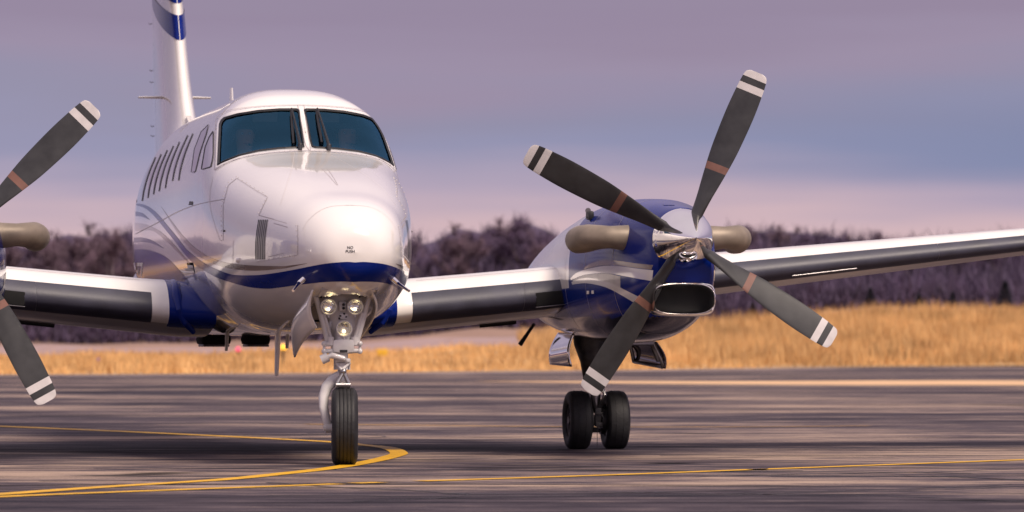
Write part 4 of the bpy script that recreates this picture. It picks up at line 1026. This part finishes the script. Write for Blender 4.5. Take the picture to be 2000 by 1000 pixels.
evs = [(1963,548,4.2,300,'tall dark evergreen at the right end of the wood edge'),(1860,588,1.9,300,'small dark evergreen left of the tall one at the wood edge'),(1795,580,1.7,296,'lone dark small evergreen on the bare slope'),(1470,598,1.8,292,'low dark evergreen below the right wing beside the propeller'),(1515,604,1.5,292,'squat evergreen at the foot of the slope below the right wing'),(1700,560,2.6,322,'broad dark evergreen inside the wood under the right wing')]
for px, pyt, hh, Y, lb in evs:
    X = (px-1000)/F*Y; zg = float(height(X,Y)); H = CAMZ+(666-pyt)/F*Y-zg; o = copy_tree(con, (X,Y,zg-.05), px, max(H,1.2)/8, lb, 'evergreens at the wood edge'); o.scale.x = o.scale.y = o.scale.z*1.7
for ch in list(con.children): bpy.data.objects.remove(ch)
bpy.data.objects.remove(con)
# undergrowth and saplings: nobody could count them
def brushmass():
    n = 150000; X = rng.uniform(-60,60,n); Y = rng.uniform(326,400,n); px = X/Y*F+1000; lump = .55+.3*np.sin(X*.7)*np.sin(X*.23+Y*.1)+.2*np.sin(X*2.1)
    top = np.array([CAMZ+(666-treetop(p))/F*y for p, y in zip(px, Y)]); Z0 = height(X,Y); hmax = (top-Z0)*np.interp(Y,[326,345,400],[.28,.68,.92])*np.clip(lump+.35,.3,1.0)
    Z = Z0+rng.uniform(0,1,n)*hmax; H = rng.uniform(.6,1.7,n); a = rng.uniform(0,6.28,n); wd = rng.uniform(.03,.12,n); lx = rng.normal(0,.35,n)*H; ly = rng.normal(0,.35,n)*H
    V = np.stack([np.stack([X-np.cos(a)*wd,Y-np.sin(a)*wd,Z],1), np.stack([X+np.cos(a)*wd,Y+np.sin(a)*wd,Z],1), np.stack([X+lx,Y+ly,Z+H],1)],1).reshape(-1,3)
    me = bpy.data.meshes.new('undergrowth'); me.vertices.add(len(V)); me.vertices.foreach_set('co', V.ravel()); me.loops.add(len(V)); me.loops.foreach_set('vertex_index', np.arange(len(V), dtype=np.int32))
    me.polygons.add(n); me.polygons.foreach_set('loop_start', np.arange(0,len(V),3,dtype=np.int32)); me.update(calc_edges=True); me.materials.append(M['brush'])
    o = bpy.data.objects.new('undergrowth', me); C.objects.link(o); tag(o, 'dense leafless purple-brown undergrowth filling the far wood', 'undergrowth', kind='stuff')
brushmass()
# wooded slope behind, closes the gaps between trunks
mb = MB(); xsb = np.linspace(-420, 420, 420); rows = []
for Y, f in ((398,.0),(402,.55),(408,.86),(430,.90)):
    rows.append([])
    for x in xsb:
        pxx = x/Y*F+1000; tp = CAMZ+(666-treetop(pxx))/F*Y; zg = float(height(x,Y)); lump = .05*math.sin(x*.9)+.04*math.sin(x*2.3+1); rows[-1].append((x, Y, zg+(tp-zg)*max(0, f+lump*(f > 0))))
mb.grid(rows); tag(mb.build('wooded_hill', M['brush'], None), kind='structure')

# ---- airfield lights and sign
def post_light(px, py, D, col, em, name, label, r=.10):
    X = (px-1000)/F*D; zc = CAMZ+(666-py)/F*D; zg = float(height(X,D)); o = empty(name, (X,D,zg)); tag(o, label, 'airfield light'); q = MB(); q.tube([(0,0,0),(0,0,zc-zg-r)], .03, n=8); q.lathe([(0,.0),(0,r*.8),(.03,r*.8),(.03,0)], (0,0,zc-zg-r-.02), (0,0,1), n=16); q.build('stem', M['dark'], o)
    q = MB(); q.lathe([(0,r*.6),(r*.4,r),(r*1.2,r),(r*1.8,r*.55),(r*2,0)], (0,0,zc-zg-r), (0,0,1), n=20); q.build('lamp', mat(name+'_lens', col, .3, emit=(col, em), noise=(9,.1)), o)
post_light(553, 678, 150, (1.0,.50,.06), 1.0, 'edge_light', 'amber airfield light glowing beside the nose gear door', .11)
post_light(465, 682, 190, (.9,.12,.20), .55, 'edge_light', 'pinkish red airfield light below the wing root', .11)
post_light(193, 704, 165, (.10,.06,.35), .1, 'edge_light', 'small blue airfield light in the grass at the left', .09)
D = 175; X = (747-1000)/F*D; zg = float(height(X,D)); o = empty('airfield_sign', (X,D,zg)); tag(o, 'small yellow airfield sign board standing in the dry grass', 'sign')
q = MB(); q.box((0,0,.30),(.40,.12,.26)); q.build('board', mat('yellow_sign', (.72,.42,.03), .5, noise=(5,.15)), o)
q = MB(); q.tube([(-.13,0,0),(-.13,0,.2)], .02, n=8); q.build('leg', M['dark'], o); q = MB(); q.tube([(.13,0,0),(.13,0,.2)], .02, n=8); q.build('leg', M['dark'], o)
